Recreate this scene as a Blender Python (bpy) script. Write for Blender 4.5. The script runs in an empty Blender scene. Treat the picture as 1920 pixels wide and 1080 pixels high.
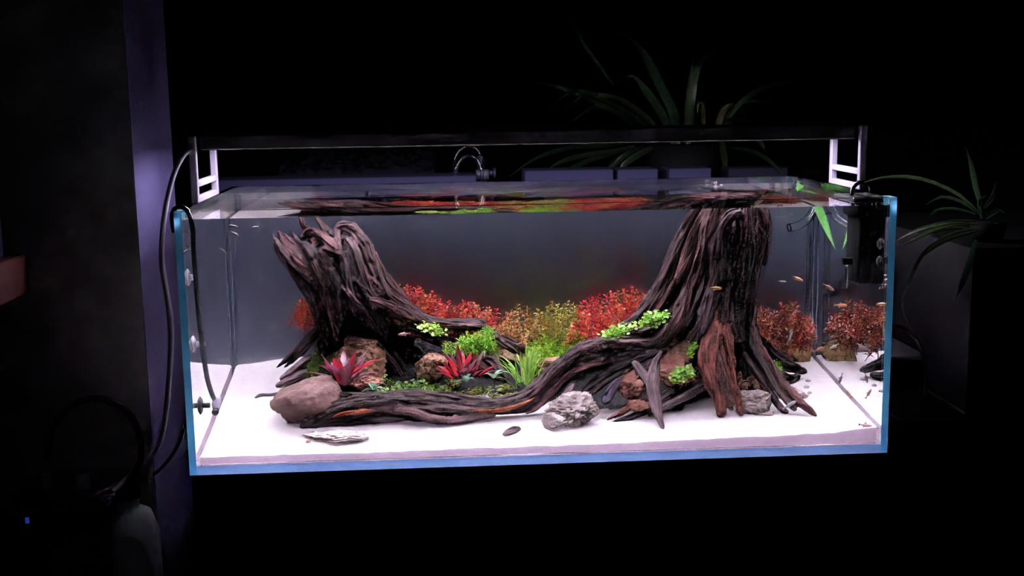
import bpy, math, random
import numpy as np
from mathutils import Vector, Matrix, noise
random.seed(7)
PI = math.pi
SC = bpy.context.scene
COL = SC.collection

# ------------------------------------------------------------------ camera
FPX = 2179.57                                  # focal length in pixels of the 1920 wide frame
CAM = np.array([-.16091, -1.91115, .62626])
PITCH, YAW, ROLL = .165108, -.057337, -.014835
def axes():
    cy, sy = math.cos(YAW), math.sin(YAW)
    f = np.array([-sy*math.cos(PITCH), cy*math.cos(PITCH), -math.sin(PITCH)])
    r = np.array([cy, sy, 0]); u = np.cross(r, f)
    c, s = math.cos(ROLL), math.sin(ROLL)
    return c*r+s*u, -s*r+c*u, f
AR, AU, AF = axes()
cam = bpy.data.cameras.new('camera'); co = bpy.data.objects.new('camera', cam); COL.objects.link(co)
cam.sensor_width = 36; cam.lens = FPX/1920*36; cam.clip_start = .01; cam.clip_end = 50
co.matrix_world = Matrix(((AR[0], AU[0], -AF[0], CAM[0]), (AR[1], AU[1], -AF[1], CAM[1]), (AR[2], AU[2], -AF[2], CAM[2]), (0, 0, 0, 1)))
SC.camera = co

# ------------------------------------------------------------------ world, exposure
w = bpy.data.worlds.new('world'); SC.world = w; w.use_nodes = True
w.node_tree.nodes['Background'].inputs[0].default_value = (.8, .85, 1, 1)
w.node_tree.nodes['Background'].inputs[1].default_value = .004
LED_POWER = 44.0
LED_COLOR = (1.0, .90, 1.07, 1)
SC.view_settings.view_transform = 'Standard'
SC.view_settings.look = 'None'
SC.view_settings.exposure = 0
SC.view_settings.gamma = 1
SC.view_settings.use_curve_mapping = False
cy_ = SC.cycles
cy_.max_bounces = 24; cy_.transmission_bounces = 22; cy_.glossy_bounces = 12; cy_.diffuse_bounces = 4
cy_.transparent_max_bounces = 12; cy_.blur_glossy = 0.0; cy_.sample_clamp_indirect = 40.0
cy_.caustics_refractive = True; cy_.caustics_reflective = True

# ------------------------------------------------------------------ measuring: pixel of the photograph -> place in the room
def ray(px, py):
    d = AF + AR*(px-960)/FPX - AU*(py-540)/FPX
    return d/np.linalg.norm(d)
def A(px, py, y):                              # a point in air at depth y
    d = ray(px, py); return Vector(CAM + d*(y-CAM[1])/d[1])
def AX(px, py, x):                             # a point in air on a plane x = const
    d = ray(px, py); return Vector(CAM + d*(x-CAM[0])/d[0])
def W(px, py, y):                              # a point in the water at depth y, the ray bent at the front glass
    d = ray(px, py); P = CAM + d*(-CAM[1])/d[1]
    t = d/1.333; t = np.array([t[0], math.sqrt(1-t[0]**2-t[2]**2), t[2]])
    return Vector(P + t*(y/t[1]))
def MPX(y): return (1.911+y/1.333)/FPX*1.0     # metres per pixel at depth y in the water
FX = [-.6, -.45, -.29, .15, .5, .55, .6]; FZ = [.029, .028, .028, .030, .036, .041, .047]
BX = [-.6, -.48, -.3, .3, .6]; BZ = [.098, .112, .115, .1, .088]
def sand_z(x, y):
    a = float(np.interp(x, FX, FZ)); b = float(np.interp(x, BX, BZ)); t = max(0, (y-.012)/.516)
    return a+(b-a)*t**1.15
def G(px, py, f=sand_z):                       # where a pixel's ray meets the sand
    lo, hi = .0125, .53
    for i in range(30):
        m = (lo+hi)/2; X = W(px, py, m)
        if X[2] > f(X[0], m): lo = m
        else: hi = m
    return W(px, py, lo)

# ------------------------------------------------------------------ mesh helpers
class MB:
    def __init__(s): s.v = []; s.f = []; s.m = []; s.g = []; s.t = []
    def add(s, vs, fs, m=0, g=None, t=None):
        o = len(s.v); s.v += [tuple(v) for v in vs]; s.f += [tuple(i+o for i in f) for f in fs]; s.m += [m]*len(fs)
        s.g += g if g else [tuple(v) for v in vs]; s.t += t if t else [(1, 1, 1, 1)]*len(vs)
        return s
    def build(s, name, mats, parent=None, smooth=True, origin=None):
        me = bpy.data.meshes.new(name)
        vs = s.v
        if origin is not None:
            vs = [(v[0]-origin[0], v[1]-origin[1], v[2]-origin[2]) for v in vs]
        me.from_pydata(vs, [], s.f)
        for m in (mats if isinstance(mats, (list, tuple)) else [mats]): me.materials.append(m)
        me.polygons.foreach_set('material_index', s.m)
        me.polygons.foreach_set('use_smooth', [smooth]*len(s.f))
        a = me.attributes.new('grain', 'FLOAT_VECTOR', 'POINT'); a.data.foreach_set('vector', np.array(s.g, dtype=np.float32).ravel())
        a = me.attributes.new('tint', 'FLOAT_COLOR', 'POINT'); a.data.foreach_set('color', np.array(s.t, dtype=np.float32).ravel())
        me.update()
        o = bpy.data.objects.new(name, me); COL.objects.link(o)
        if origin is not None: o.location = origin
        if parent is not None: o.parent = parent
        return o
def box(mb, a, b, m=0, bev=0.0):
    x0, y0, z0 = a; x1, y1, z1 = b
    if bev <= 0:
        mb.add([(x0,y0,z0),(x1,y0,z0),(x1,y1,z0),(x0,y1,z0),(x0,y0,z1),(x1,y0,z1),(x1,y1,z1),(x0,y1,z1)],
               [(0,3,2,1),(4,5,6,7),(0,1,5,4),(1,2,6,5),(2,3,7,6),(3,0,4,7)], m)
    else:
        c = bev; rings = []
        def rg(i, z): return [(x0+i,y0+c,z),(x0+c,y0+i,z),(x1-c,y0+i,z),(x1-i,y0+c,z),(x1-i,y1-c,z),(x1-c,y1-i,z),(x0+c,y1-i,z),(x0+i,y1-c,z)] if i == 0 else \
            [(x0+c,y0+c,z)]*2+[(x1-c,y0+c,z)]*2+[(x1-c,y1-c,z)]*2+[(x0+c,y1-c,z)]*2
        vs = rg(1, z0)+rg(0, z0+c)+rg(0, z1-c)+rg(1, z1)
        fs = [(7,6,5,4,3,2,1,0)]
        for k in range(3):
            for i in range(8): fs.append((k*8+i, k*8+(i+1)%8, (k+1)*8+(i+1)%8, (k+1)*8+i))
        fs.append(tuple(24+i for i in range(8)))
        mb.add(vs, fs, m)
    return mb
def spline(pts, n_per=.004):
    """Catmull-Rom through (Vector, radius) pairs"""
    P = [Vector(p[0]) for p in pts]; R = [p[1] for p in pts]
    if len(P) == 2: P = [P[0], (P[0]+P[1])/2, P[1]]; R = [R[0], (R[0]+R[1])/2, R[1]]
    Q = [2*P[0]-P[1]]+P+[2*P[-1]-P[-2]]; S = [R[0]]+R+[R[-1]]
    out = []; rad = []
    for i in range(1, len(Q)-2):
        n = max(2, int((Q[i+1]-Q[i]).length/n_per))
        for k in range(n):
            t = k/n; t2 = t*t; t3 = t2*t
            out.append(.5*(2*Q[i]+(Q[i+1]-Q[i-1])*t+(2*Q[i-1]-5*Q[i]+4*Q[i+1]-Q[i+2])*t2+(3*Q[i]-Q[i-1]-3*Q[i+1]+Q[i+2])*t3))
            rad.append(S[i]+(S[i+1]-S[i])*(3*t2-2*t3))
    out.append(Q[-2]); rad.append(S[-2])
    return out, rad
def frames(P):
    T = []
    for i in range(len(P)):
        d = P[min(i+1, len(P)-1)]-P[max(i-1, 0)]
        T.append(d.normalized() if d.length > 1e-9 else Vector((0, 0, 1)))
    n = T[0].orthogonal().normalized(); N = []
    for t in T:
        n = (n-t*n.dot(t)); n = n.normalized() if n.length > 1e-9 else t.orthogonal().normalized(); N.append(n)
    return T, N
def tube(mb, pts, sides=10, m=0, n_per=.008, closed=True, tint=(1,1,1,1)):
    P, R = spline(pts, n_per); T, N = frames(P); vs = []; fs = []
    for p, r, t, n in zip(P, R, T, N):
        b = t.cross(n)
        for k in range(sides):
            a = 2*PI*k/sides; vs.append(p+(n*math.cos(a)+b*math.sin(a))*r)
    L = len(P)
    for i in range(L-1):
        for k in range(sides):
            fs.append((i*sides+k, i*sides+(k+1)%sides, (i+1)*sides+(k+1)%sides, (i+1)*sides+k))
    if closed: fs.append(tuple(range(sides-1, -1, -1))); fs.append(tuple((L-1)*sides+k for k in range(sides)))
    mb.add(vs, fs, m, t=[tint]*len(vs)); return mb
def hollow(mb, pts, wall, sides=14, m=0):      # open glass tube with a wall thickness
    P, R = spline(pts, .005); T, N = frames(P); L = len(P); vs = []; fs = []
    for q in (0, 1):
        for p, r, t, n in zip(P, R, T, N):
            b = t.cross(n)
            for k in range(sides):
                a = 2*PI*k/sides; vs.append(p+(n*math.cos(a)+b*math.sin(a))*(r-wall*q))
    o = L*sides
    for i in range(L-1):
        for k in range(sides):
            k2 = (k+1) % sides
            fs.append((i*sides+k, i*sides+k2, (i+1)*sides+k2, (i+1)*sides+k))
            fs.append((o+i*sides+k2, o+i*sides+k, o+(i+1)*sides+k, o+(i+1)*sides+k2))
    for k in range(sides):
        k2 = (k+1) % sides; e = (L-1)*sides
        fs.append((k2, k, o+k, o+k2)); fs.append((e+k, e+k2, o+e+k2, o+e+k))
    mb.add(vs, fs, m); return mb
def disc(mb, c, axis, r, h, sides=20, m=0, r2=None):
    a = Vector(axis).normalized(); c = Vector(c); r2 = r if r2 is None else r2
    n = a.orthogonal().normalized(); b = a.cross(n); vs = []
    for rr, hh in ((r, 0), (r2, h)):
        for k in range(sides):
            t = 2*PI*k/sides; vs.append(c+a*hh+(n*math.cos(t)+b*math.sin(t))*rr)
    fs = [(k, (k+1) % sides, sides+(k+1) % sides, sides+k) for k in range(sides)]
    fs += [tuple(range(sides-1, -1, -1)), tuple(sides+k for k in range(sides))]
    mb.add(vs, fs, m); return mb
def ribbon(mb, P, width, up=None, fold=.25, m=0, tint=(1,1,1,1), shape=None):
    """leaf blade along the points P, folded along its midrib"""
    n = len(P); vs = []; fs = []
    T, _ = frames(P)
    for i, p in enumerate(P):
        s = i/(n-1)
        wd = width*(shape(s) if shape else min(1, 4*s+.35)*min(1, 2.6*(1-s)+.02))
        u = Vector(up) if up is not None else Vector((0, 0, 1))
        side = T[i].cross(u)
        side = side.normalized() if side.length > 1e-6 else Vector((1, 0, 0))
        nn = side.cross(T[i]).normalized()
        vs += [p+side*wd/2+nn*wd*fold, p, p-side*wd/2+nn*wd*fold]
    for i in range(n-1):
        a = i*3; fs += [(a, a+1, a+4, a+3), (a+1, a+2, a+5, a+4)]
    mb.add(vs, fs, m, t=[tint]*len(vs)); return mb
def arc(p0, p1, p2, n=12):
    return [((1-t)**2)*Vector(p0)+2*t*(1-t)*Vector(p1)+t*t*Vector(p2) for t in [i/n for i in range(n+1)]]

def props(o, label=None, cat=None, group=None, kind=None):
    if label: o['label'] = label
    if cat: o['category'] = cat
    if group: o['group'] = group
    if kind: o['kind'] = kind
    return o
def thing(name, loc, label, cat, group=None):
    o = bpy.data.objects.new(name, None); COL.objects.link(o); o.location = loc; o.empty_display_size = .02
    return props(o, label, cat, group)
def part(mb, name, mat, parent, smooth=True):  # part given in room coordinates
    o = mb.build(name, mat, None, smooth); o.parent = parent
    q = Vector((0, 0, 0)); p = parent
    while p is not None: q = q+p.location; p = p.parent
    o.data.transform(Matrix.Translation(-q)); return o

# ------------------------------------------------------------------ materials
def mat(name, color=(.5,.5,.5), rough=.5, metal=0, spec=.5, bump=None, vary=None, **kw):
    m = bpy.data.materials.new(name); m.use_nodes = True; nt = m.node_tree; b = nt.nodes['Principled BSDF']
    b.inputs['Base Color'].default_value = (*color, 1); b.inputs['Roughness'].default_value = rough
    b.inputs['Metallic'].default_value = metal; b.inputs['Specular IOR Level'].default_value = spec
    tc = nt.nodes.new('ShaderNodeTexCoord')
    if vary:                                    # (scale, other colour)
        n = nt.nodes.new('ShaderNodeTexNoise'); n.inputs['Scale'].default_value = vary[0]; n.inputs['Detail'].default_value = 6
        nt.links.new(tc.outputs['Object'], n.inputs['Vector'])
        r = nt.nodes.new('ShaderNodeValToRGB'); r.color_ramp.elements[0].position = .35; r.color_ramp.elements[1].position = .68
        r.color_ramp.elements[0].color = (*color, 1); r.color_ramp.elements[1].color = (*vary[1], 1)
        nt.links.new(n.outputs['Fac'], r.inputs['Fac']); nt.links.new(r.outputs['Color'], b.inputs['Base Color'])
    if bump:                                    # (scale, strength, distance)
        n = nt.nodes.new('ShaderNodeTexNoise'); n.inputs['Scale'].default_value = bump[0]; n.inputs['Detail'].default_value = 8
        nt.links.new(tc.outputs['Object'], n.inputs['Vector'])
        q = nt.nodes.new('ShaderNodeBump'); q.inputs['Strength'].default_value = bump[1]; q.inputs['Distance'].default_value = bump[2]
        nt.links.new(n.outputs['Fac'], q.inputs['Height']); nt.links.new(q.outputs['Normal'], b.inputs['Normal'])
    return m
def glass(name, ior, color=(1,1,1), rough=0):
    m = bpy.data.materials.new(name); m.use_nodes = True; nt = m.node_tree; nt.nodes.clear()
    o = nt.nodes.new('ShaderNodeOutputMaterial'); g = nt.nodes.new('ShaderNodeBsdfGlass')
    g.inputs['IOR'].default_value = ior; g.inputs['Color'].default_value = (*color, 1); g.inputs['Roughness'].default_value = rough
    nt.links.new(g.outputs[0], o.inputs['Surface']); return m
def thin(name, diff, tr, mix=.5, gloss=0, color_from=None, tintattr=False, rnd=.25):
    """diffuse + translucent sheet: leaves, frosted edges"""
    m = bpy.data.materials.new(name); m.use_nodes = True; nt = m.node_tree; nt.nodes.clear()
    o = nt.nodes.new('ShaderNodeOutputMaterial'); d = nt.nodes.new('ShaderNodeBsdfDiffuse'); t = nt.nodes.new('ShaderNodeBsdfTranslucent')
    d.inputs[0].default_value = (*diff, 1); t.inputs[0].default_value = (*tr, 1)
    x = nt.nodes.new('ShaderNodeMixShader'); x.inputs[0].default_value = mix
    nt.links.new(d.outputs[0], x.inputs[1]); nt.links.new(t.outputs[0], x.inputs[2]); last = x
    if color_from or tintattr:
        if tintattr:
            oi = nt.nodes.new('ShaderNodeAttribute'); oi.attribute_name = 'tint'; c = oi.outputs['Color']
        else:
            oi = nt.nodes.new('ShaderNodeObjectInfo'); c = oi.outputs['Color']
        n = nt.nodes.new('ShaderNodeTexNoise'); n.inputs['Scale'].default_value = 160; tc = nt.nodes.new('ShaderNodeTexCoord')
        nt.links.new(tc.outputs['Object'], n.inputs['Vector'])
        mr = nt.nodes.new('ShaderNodeMapRange'); mr.inputs[1].default_value = .3; mr.inputs[2].default_value = .7
        mr.inputs[3].default_value = 1-rnd; mr.inputs[4].default_value = 1+rnd
        nt.links.new(n.outputs['Fac'], mr.inputs[0])
        mm = nt.nodes.new('ShaderNodeVectorMath'); mm.operation = 'SCALE'
        nt.links.new(c, mm.inputs[0]); nt.links.new(mr.outputs[0], mm.inputs['Scale'])
        nt.links.new(mm.outputs[0], d.inputs[0]); nt.links.new(mm.outputs[0], t.inputs[0])
    if gloss:
        g = nt.nodes.new('ShaderNodeBsdfGlossy'); g.inputs['Roughness'].default_value = .35
        y = nt.nodes.new('ShaderNodeMixShader'); y.inputs[0].default_value = gloss
        nt.links.new(x.outputs[0], y.inputs[1]); nt.links.new(g.outputs[0], y.inputs[2]); last = y
    nt.links.new(last.outputs[0], o.inputs['Surface']); return m
def wood(name, dark, light, bumpk=1.0, rough=.62):
    """water-logged driftwood: fibres follow the 'grain' coordinate of each root"""
    m = bpy.data.materials.new(name); m.use_nodes = True; nt = m.node_tree; b = nt.nodes['Principled BSDF']; L = nt.links.new
    at = nt.nodes.new('ShaderNodeAttribute'); at.attribute_name = 'grain'
    ti = nt.nodes.new('ShaderNodeAttribute'); ti.attribute_name = 'tint'
    n1 = nt.nodes.new('ShaderNodeTexNoise'); n1.inputs['Scale'].default_value = 420; n1.inputs['Detail'].default_value = 5; n1.inputs['Roughness'].default_value = .6
    n2 = nt.nodes.new('ShaderNodeTexNoise'); n2.inputs['Scale'].default_value = 130; n2.inputs['Detail'].default_value = 4
    tc = nt.nodes.new('ShaderNodeTexCoord')
    n3 = nt.nodes.new('ShaderNodeTexNoise'); n3.inputs['Scale'].default_value = 22; n3.inputs['Detail'].default_value = 4
    L(at.outputs['Vector'], n1.inputs['Vector']); L(at.outputs['Vector'], n2.inputs['Vector']); L(tc.outputs['Object'], n3.inputs['Vector'])
    ad = nt.nodes.new('ShaderNodeMath'); ad.operation = 'ADD'; L(n1.outputs['Fac'], ad.inputs[0]); L(n2.outputs['Fac'], ad.inputs[1])
    hf = nt.nodes.new('ShaderNodeMath'); hf.operation = 'MULTIPLY'; hf.inputs[1].default_value = .5; L(ad.outputs[0], hf.inputs[0])
    r = nt.nodes.new('ShaderNodeValToRGB'); e = r.color_ramp.elements
    e[0].position = .42; e[0].color = (*dark, 1); e[1].position = .62; e[1].color = (*light, 1); L(hf.outputs[0], r.inputs['Fac'])
    mr = nt.nodes.new('ShaderNodeMapRange'); mr.inputs[1].default_value = .3; mr.inputs[2].default_value = .7; mr.inputs[3].default_value = .55; mr.inputs[4].default_value = 1.35
    L(n3.outputs['Fac'], mr.inputs[0])
    x = nt.nodes.new('ShaderNodeMix'); x.data_type = 'RGBA'; x.blend_type = 'MULTIPLY'; x.inputs[0].default_value = 1
    L(r.outputs['Color'], x.inputs[6]); L(ti.outputs['Color'], x.inputs[7])
    s = nt.nodes.new('ShaderNodeVectorMath'); s.operation = 'SCALE'; L(x.outputs[2], s.inputs[0]); L(mr.outputs[0], s.inputs['Scale'])
    L(s.outputs[0], b.inputs['Base Color']); b.inputs['Roughness'].default_value = rough; b.inputs['Specular IOR Level'].default_value = .25
    q = nt.nodes.new('ShaderNodeBump'); q.inputs['Strength'].default_value = .9*bumpk; q.inputs['Distance'].default_value = .0022
    L(hf.outputs[0], q.inputs['Height']); L(q.outputs['Normal'], b.inputs['Normal']); return m

M = {}
M['glass'] = glass('clear_glass', 1.5, (.985, .995, .995))
M['tube_glass'] = glass('pipe_glass', 1.42, (.97, .99, .99))
M['water'] = glass('water', 1.333)
M['edge'] = thin('frosted_glass_edge', (.10, .30, .45), (.26, .70, 1.0), .95)
M['edge_bottom'] = thin('frosted_bottom_edge', (.2, .4, .7), (.42, .70, 1.0), .95)
M['backing'] = mat('edge_reflector', (.42, .80, .93), .9, spec=0)  # reflector sheets added inside the edge channels
M['back_bottom'] = mat('bottom_edge_reflector', (.60, .78, 1.0), .9, spec=0)
M['film'] = mat('background_film', (.28, .31, .455), .8, spec=.1)
M['seam'] = mat('silicone', (.075, .095, .14), .7, spec=.15)
M['sand'] = thin('white_sand', (.66, .635, .64), (.78, .70, .74), .42)
M['sandface'] = thin('sand_face', (.62, .57, .60), (.62, .53, .62), .75)
M['soil'] = mat('dark_soil', (.006, .006, .0065), .9, spec=.15, vary=(300, (.028, .028, .03)), bump=(420, .9, .004))
M['wood'] = wood('driftwood', (.0080, .0048, .0057), (.092, .051, .053))
M['wood_red'] = wood('driftwood_red', (.024, .011, .010), (.16, .078, .070), 1.3)
M['wood_grey'] = wood('driftwood_grey', (.03, .02, .022), (.16, .115, .125))
M['leaf'] = thin('stem_plant_leaf', (.5, .1, .05), (.5, .1, .05), .4, .05, color_from=True)
M['leaf_t'] = thin('leaf_tinted', (.5, .1, .05), (.5, .1, .05), .35, .06, tintattr=True)
M['black'] = mat('black_plastic', (.006, .006, .007), .75, spec=.12)
M['black_gloss'] = mat('black_gloss', (.01, .01, .012), .15)
M['hose'] = mat('grey_hose', (.30, .28, .38), .35)
M['clear'] = mat('clear_silicone', (.34, .34, .40), .3)
M['grey_cup'] = mat('smoky_silicone', (.03, .03, .034), .6, spec=.2)
M['alu'] = mat('violet_grey_aluminium', (.15, .135, .19), .5)
M['housing'] = mat('lamp_housing', (.02, .02, .021), .45)
M['wall_side'] = mat('violet_lit_plaster', (.066, .055, .158), .9, vary=(5, (.054, .044, .13)), bump=(90, .3, .004))  # violet of the lamp spill put into the plaster colour
M['wall_dark'] = mat('dark_wall', (.20, .20, .20), .95, spec=.1, bump=(60, .25, .006), vary=(8, (.16, .16, .16)))
M['black_wall'] = mat('black_wall', (.004, .004, .005), .9)
M['cabinet'] = mat('black_cabinet', (.005, .005, .006), .9, spec=.1)
M['shelf'] = mat('red_brown_board', (.13, .032, .026), .6, vary=(14, (.085, .02, .018)))
M['white'] = mat('violet_lit_panel', (.021, .020, .058), .8, spec=.2)  # dim violet light on the pale panels put into their colour
M['rim'] = mat('violet_lit_rim', (.011, .010, .026), .8, spec=.2)  # violet lamp light along the back rim put into the colour
M['violet_dark'] = mat('dark_violet_plastic', (.030, .026, .060), .5)
M['trough_dark'] = mat('shaded_trough', (.009, .009, .022), .8, spec=.2)  # shade painted in as a darker trough colour
M['jug'] = mat('grey_jug', (.62, .62, .68), .6)

# ------------------------------------------------------------------ room
def struct(mb, name, m): return props(mb.build(name, m, None, False), kind='structure')
struct(box(MB(), (-3, -3, -.80), (3, 2.6, -.76)), 'floor', M['black_wall'])
struct(box(MB(), (-3, 2.4, -.76), (3, 2.5, 2.4)), 'wall_back', M['black_wall'])
wl = MB(); box(wl, (-1.7, .16, -.76), (-.7015, .46, 2.2)); struct(wl, 'wall_left', M['wall_dark'])
pl = MB(); box(pl, (-.7013, .1605, -.755), (-.7, .4595, 2.19)); struct(pl, 'wall_left_lit_side', M['wall_side'])  # thin skin that gives the wall's side its violet-lit colour

# ------------------------------------------------------------------ tank, 1.2 x 0.54 x 0.446
TX, TY, TH, GT, GB, WL = .6, .54, .446, .012, .0155, .4325
tank = thing('aquarium', (0, .27, 0), 'rimless clear glass aquarium with teal edges on the black cabinet', 'aquarium')
EW = .035                                      # depth of the hollow light channel along the front of a pane
def pane(name, a, b, edge=False):
    """glass slab; along its front a hollow channel with added reflectors makes the edge glow"""
    x0, y0, z0 = a; x1, y1, z1 = b
    o = part(box(MB(), (x0, y0+(EW if edge else 0), z0), b), name, M['glass'], tank, False)
    if edge:
        q = y0+EW-.0001; xo = x0 if x0 < -.595 else x1; mb = MB()
        mb.add([(x0, y0, z0), (x1, y0, z0), (x1, y0, z1), (x0, y0, z1)], [(0, 1, 2, 3)])          # milled, diffusing front face
        mb.add([(x0, q, z0), (x1, q, z0), (x1, q, z1), (x0, q, z1)], [(0, 1, 2, 3)], 1)           # added reflector backing that brightens the front face
        mb.add([(x0, y0, z0), (x1, y0, z0), (x1, q, z0), (x0, q, z0)], [(0, 3, 2, 1)], 1)
        if name != 'bottom_pane':
            mb.add([(xo, y0, z0), (xo, q, z0), (xo, q, z1), (xo, y0, z1)], [(0, 1, 2, 3)], 1)
            mb.add([(x0, y0, z1), (x1, y0, z1), (x1, q, z1), (x0, q, z1)], [(0, 1, 2, 3)], 1)
        bt_ = name == 'bottom_pane'
        e = mb.build('edge_light_channel', [M['edge_bottom' if bt_ else 'edge'], M['back_bottom' if bt_ else 'backing']], None, False)
        e.data.transform(Matrix.Translation((0, -.27, 0))); e.parent = o
        e['label'] = 'blue bottom glass edge lit by added reflectors' if name == 'bottom_pane' else 'teal glass edge lit by added reflectors'
    return o
g = .0002
pane('side_pane', (-TX, 0, 0), (-TX+GT, TY, TH), True)
pane('side_pane', (TX-GT, 0, 0), (TX, TY, TH), True)
pane('front_pane', (-TX+GT+g, 0, GB+g), (TX-GT-g, GT, TH))
pane('back_pane', (-TX+GT+g, TY-GT, GB+g), (TX-GT-g, TY, TH))
pane('bottom_pane', (-TX+GT+g, 0, 0), (TX-GT-g, TY, GB), True)
part(box(MB(), (-TX, TY+.0006, 0), (TX, TY+.002, WL-.006)), 'background_film', M['film'], tank, False)
part(box(MB(), (-TX, TY+.0006, WL-.0055), (TX, TY+.0022, TH-.001)), 'added_rim_band', M['rim'], tank, False)  # added band, hides trough reflections and imitates the violet-lit rim
IX, IY0, IY1 = TX-GT-.0003, GT+.0002, TY-GT-.0002
for sx in (-1, 1):
    for y in (IY1-.004,):
        part(box(MB(), (sx*(IX-.0045)-.002, y-.003, .017), (sx*(IX-.0045)+.002, y+.001, .40), 0, .0012), 'silicone_seam', M['seam'], tank, False)
wmb = MB(); box(wmb, (-IX, IY0, GB+.0003), (IX, IY1, WL))
props(wmb.build('aquarium_water', M['water'], None, False), 'still clear water filling the aquarium to just below its rim', 'water', kind='stuff')

# ------------------------------------------------------------------ lamp
lamp = thing('aquarium_light', (0, .24, .45), 'long black LED light bar on pale brackets over the aquarium', 'lamp')
hb = MB(); box(hb, (-.584, .163, .5375), (.584, .325, .563), 0, .002); part(hb, 'housing', M['housing'], lamp, False)
em = bpy.data.materials.new('led_strip'); em.use_nodes = True; em.node_tree.nodes.clear()
eo = em.node_tree.nodes.new('ShaderNodeOutputMaterial'); ee = em.node_tree.nodes.new('ShaderNodeEmission')
ee.inputs[0].default_value = LED_COLOR; ee.inputs[1].default_value = LED_POWER; em.node_tree.links.new(ee.outputs[0], eo.inputs[0])
ls = MB(); ls.add([(-.565, .19, .5368), (-.565, .30, .5368), (.565, .30, .5368), (.565, .19, .5368)], [(0, 1, 2, 3)])
part(ls, 'led_panel', em, lamp, False)
def bracket(sx, y0, y1):
    b = MB(); xa, xb = sorted((sx*.5885, sx*.6005)); z0 = TH+.0008
    box(b, (xa, y0, z0), (xb, y0+.013, .5625), 0, .0012); box(b, (xa, y1-.013, z0), (xb, y1, .5625), 0, .0012)
    box(b, (xa, y0+.0125, z0), (xb, y1-.0125, z0+.010), 0, .001); box(b, (xa, y0+.0125, z0+.027), (xb, y1-.0125, z0+.037), 0, .001)
    part(b, 'bracket', M['alu'], lamp, False)
bracket(-1, .143, .335); bracket(1, .150, .318)
ec = MB(); box(ec, (.5845, .163, .540), (.588, .318, .5635), 0, .001); part(ec, 'end_cap', M['black'], lamp, False)
pc = MB(); tube(pc, [(A(*p), .0045) for p in ((361, 279, .15), (345, 290, .13), (325, 330, .10), (309, 400, .08), (303, 480, .07), (311, 540, .07), (321, 610, .06), (318, 700, .05), (303, 820, .04), (270, 868, .02), (232, 903, -.02), (205, 925, -.05))], 10, n_per=.01)
part(pc, 'power_cable', M['hose'], lamp)

# ------------------------------------------------------------------ sand (top sheet and the face against the glass)
def height(x, y):
    z = sand_z(x, y)
    return z+.0016*noise.noise(Vector((x*16, y*16, 1)))+.0010*noise.noise(Vector((x*55, y*55, 4)))
SX = IX-.0045; SY0, SY1 = IY0+.0006, IY1-.001
nx, ny = 300, 130; sm = MB(); vs = []; fs = []
for j in range(ny+1):
    for i in range(nx+1):
        x = -SX+2*SX*i/nx; y = SY0+(SY1-SY0)*j/ny; vs.append((x, y, height(x, y)+(.0012*noise.noise(Vector((x*30, 0, 9))) if j == 0 else 0)))
for j in range(ny):
    for i in range(nx):
        a = j*(nx+1)+i; fs.append((a, a+1, a+nx+2, a+nx+1))
sm.add(vs, fs)
rim = [i for i in range(nx+1)]+[j*(nx+1)+nx for j in range(1, ny+1)]+[ny*(nx+1)+i for i in range(nx-1, -1, -1)]+[j*(nx+1) for j in range(ny-1, 0, -1)]
sk = []; n = len(rim)
for i in rim: sk.append(vs[i])
for i in rim: sk.append((vs[i][0], vs[i][1], GB+.0008))
sm.add(sk, [(k, n+k, n+(k+1) % n, (k+1) % n) for k in range(n)], 1)
props(sm.build('sand_bed', [M['sand'], M['sandface']]), 'bright white sand bed covering the aquarium floor', 'sand', kind='stuff')
#BODY
from mathutils.kdtree import KDTree
# ------------------------------------------------------------------ planting soil: a dark mound between the stumps
def soil_h(x, y):                              # height of the mound above the sand
    k = min(1, max(0, (x+.46)/.07))*min(1, max(0, (.37-x)/.06))  # right end carried under the arching root, dark soil replacing its shadow
    f = .14+.10*math.exp(-((x+.18)/.16)**2)+.05*math.exp(-((x+.02)/.10)**2)     # front edge of the mound
    f += .03+.018*noise.noise(Vector((x*18, 3, 1)))+.05*min(1, max(0, (x-.26)/.06))
    t = min(1, max(0, (y-f)/.05))
    e = min(1, max(0, (.524-y)/.02))
    return k*t*(.012+.16*max(0, y-.30))*(.6+.4*e)
def soil_z(x, y): return sand_z(x, y)+soil_h(x, y)
so = MB(); vs = []; fs = []; NX, NY = 230, 110
for j in range(NY+1):
    for i in range(NX+1):
        x = -.47+.88*i/NX; y = .16+.364*j/NY
        h = soil_h(x, y); z = sand_z(x, y)+h-.004
        if h > .004: z += .0032*noise.noise(Vector((x*150, y*150, 2)))+.003*noise.noise(Vector((x*60, y*60, 7)))
        vs.append((x, y, z))
for j in range(NY):
    for i in range(NX):
        a = j*(NX+1)+i; q = (a, a+1, a+NX+2, a+NX+1)
        if max(soil_h(vs[b][0], vs[b][1]) for b in q) > .003: fs.append(q)
so.add(vs, fs)
props(so.build('planting_soil', M['soil']), 'black granular planting soil mounded between the two driftwood stumps', 'soil', kind='stuff')

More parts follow.
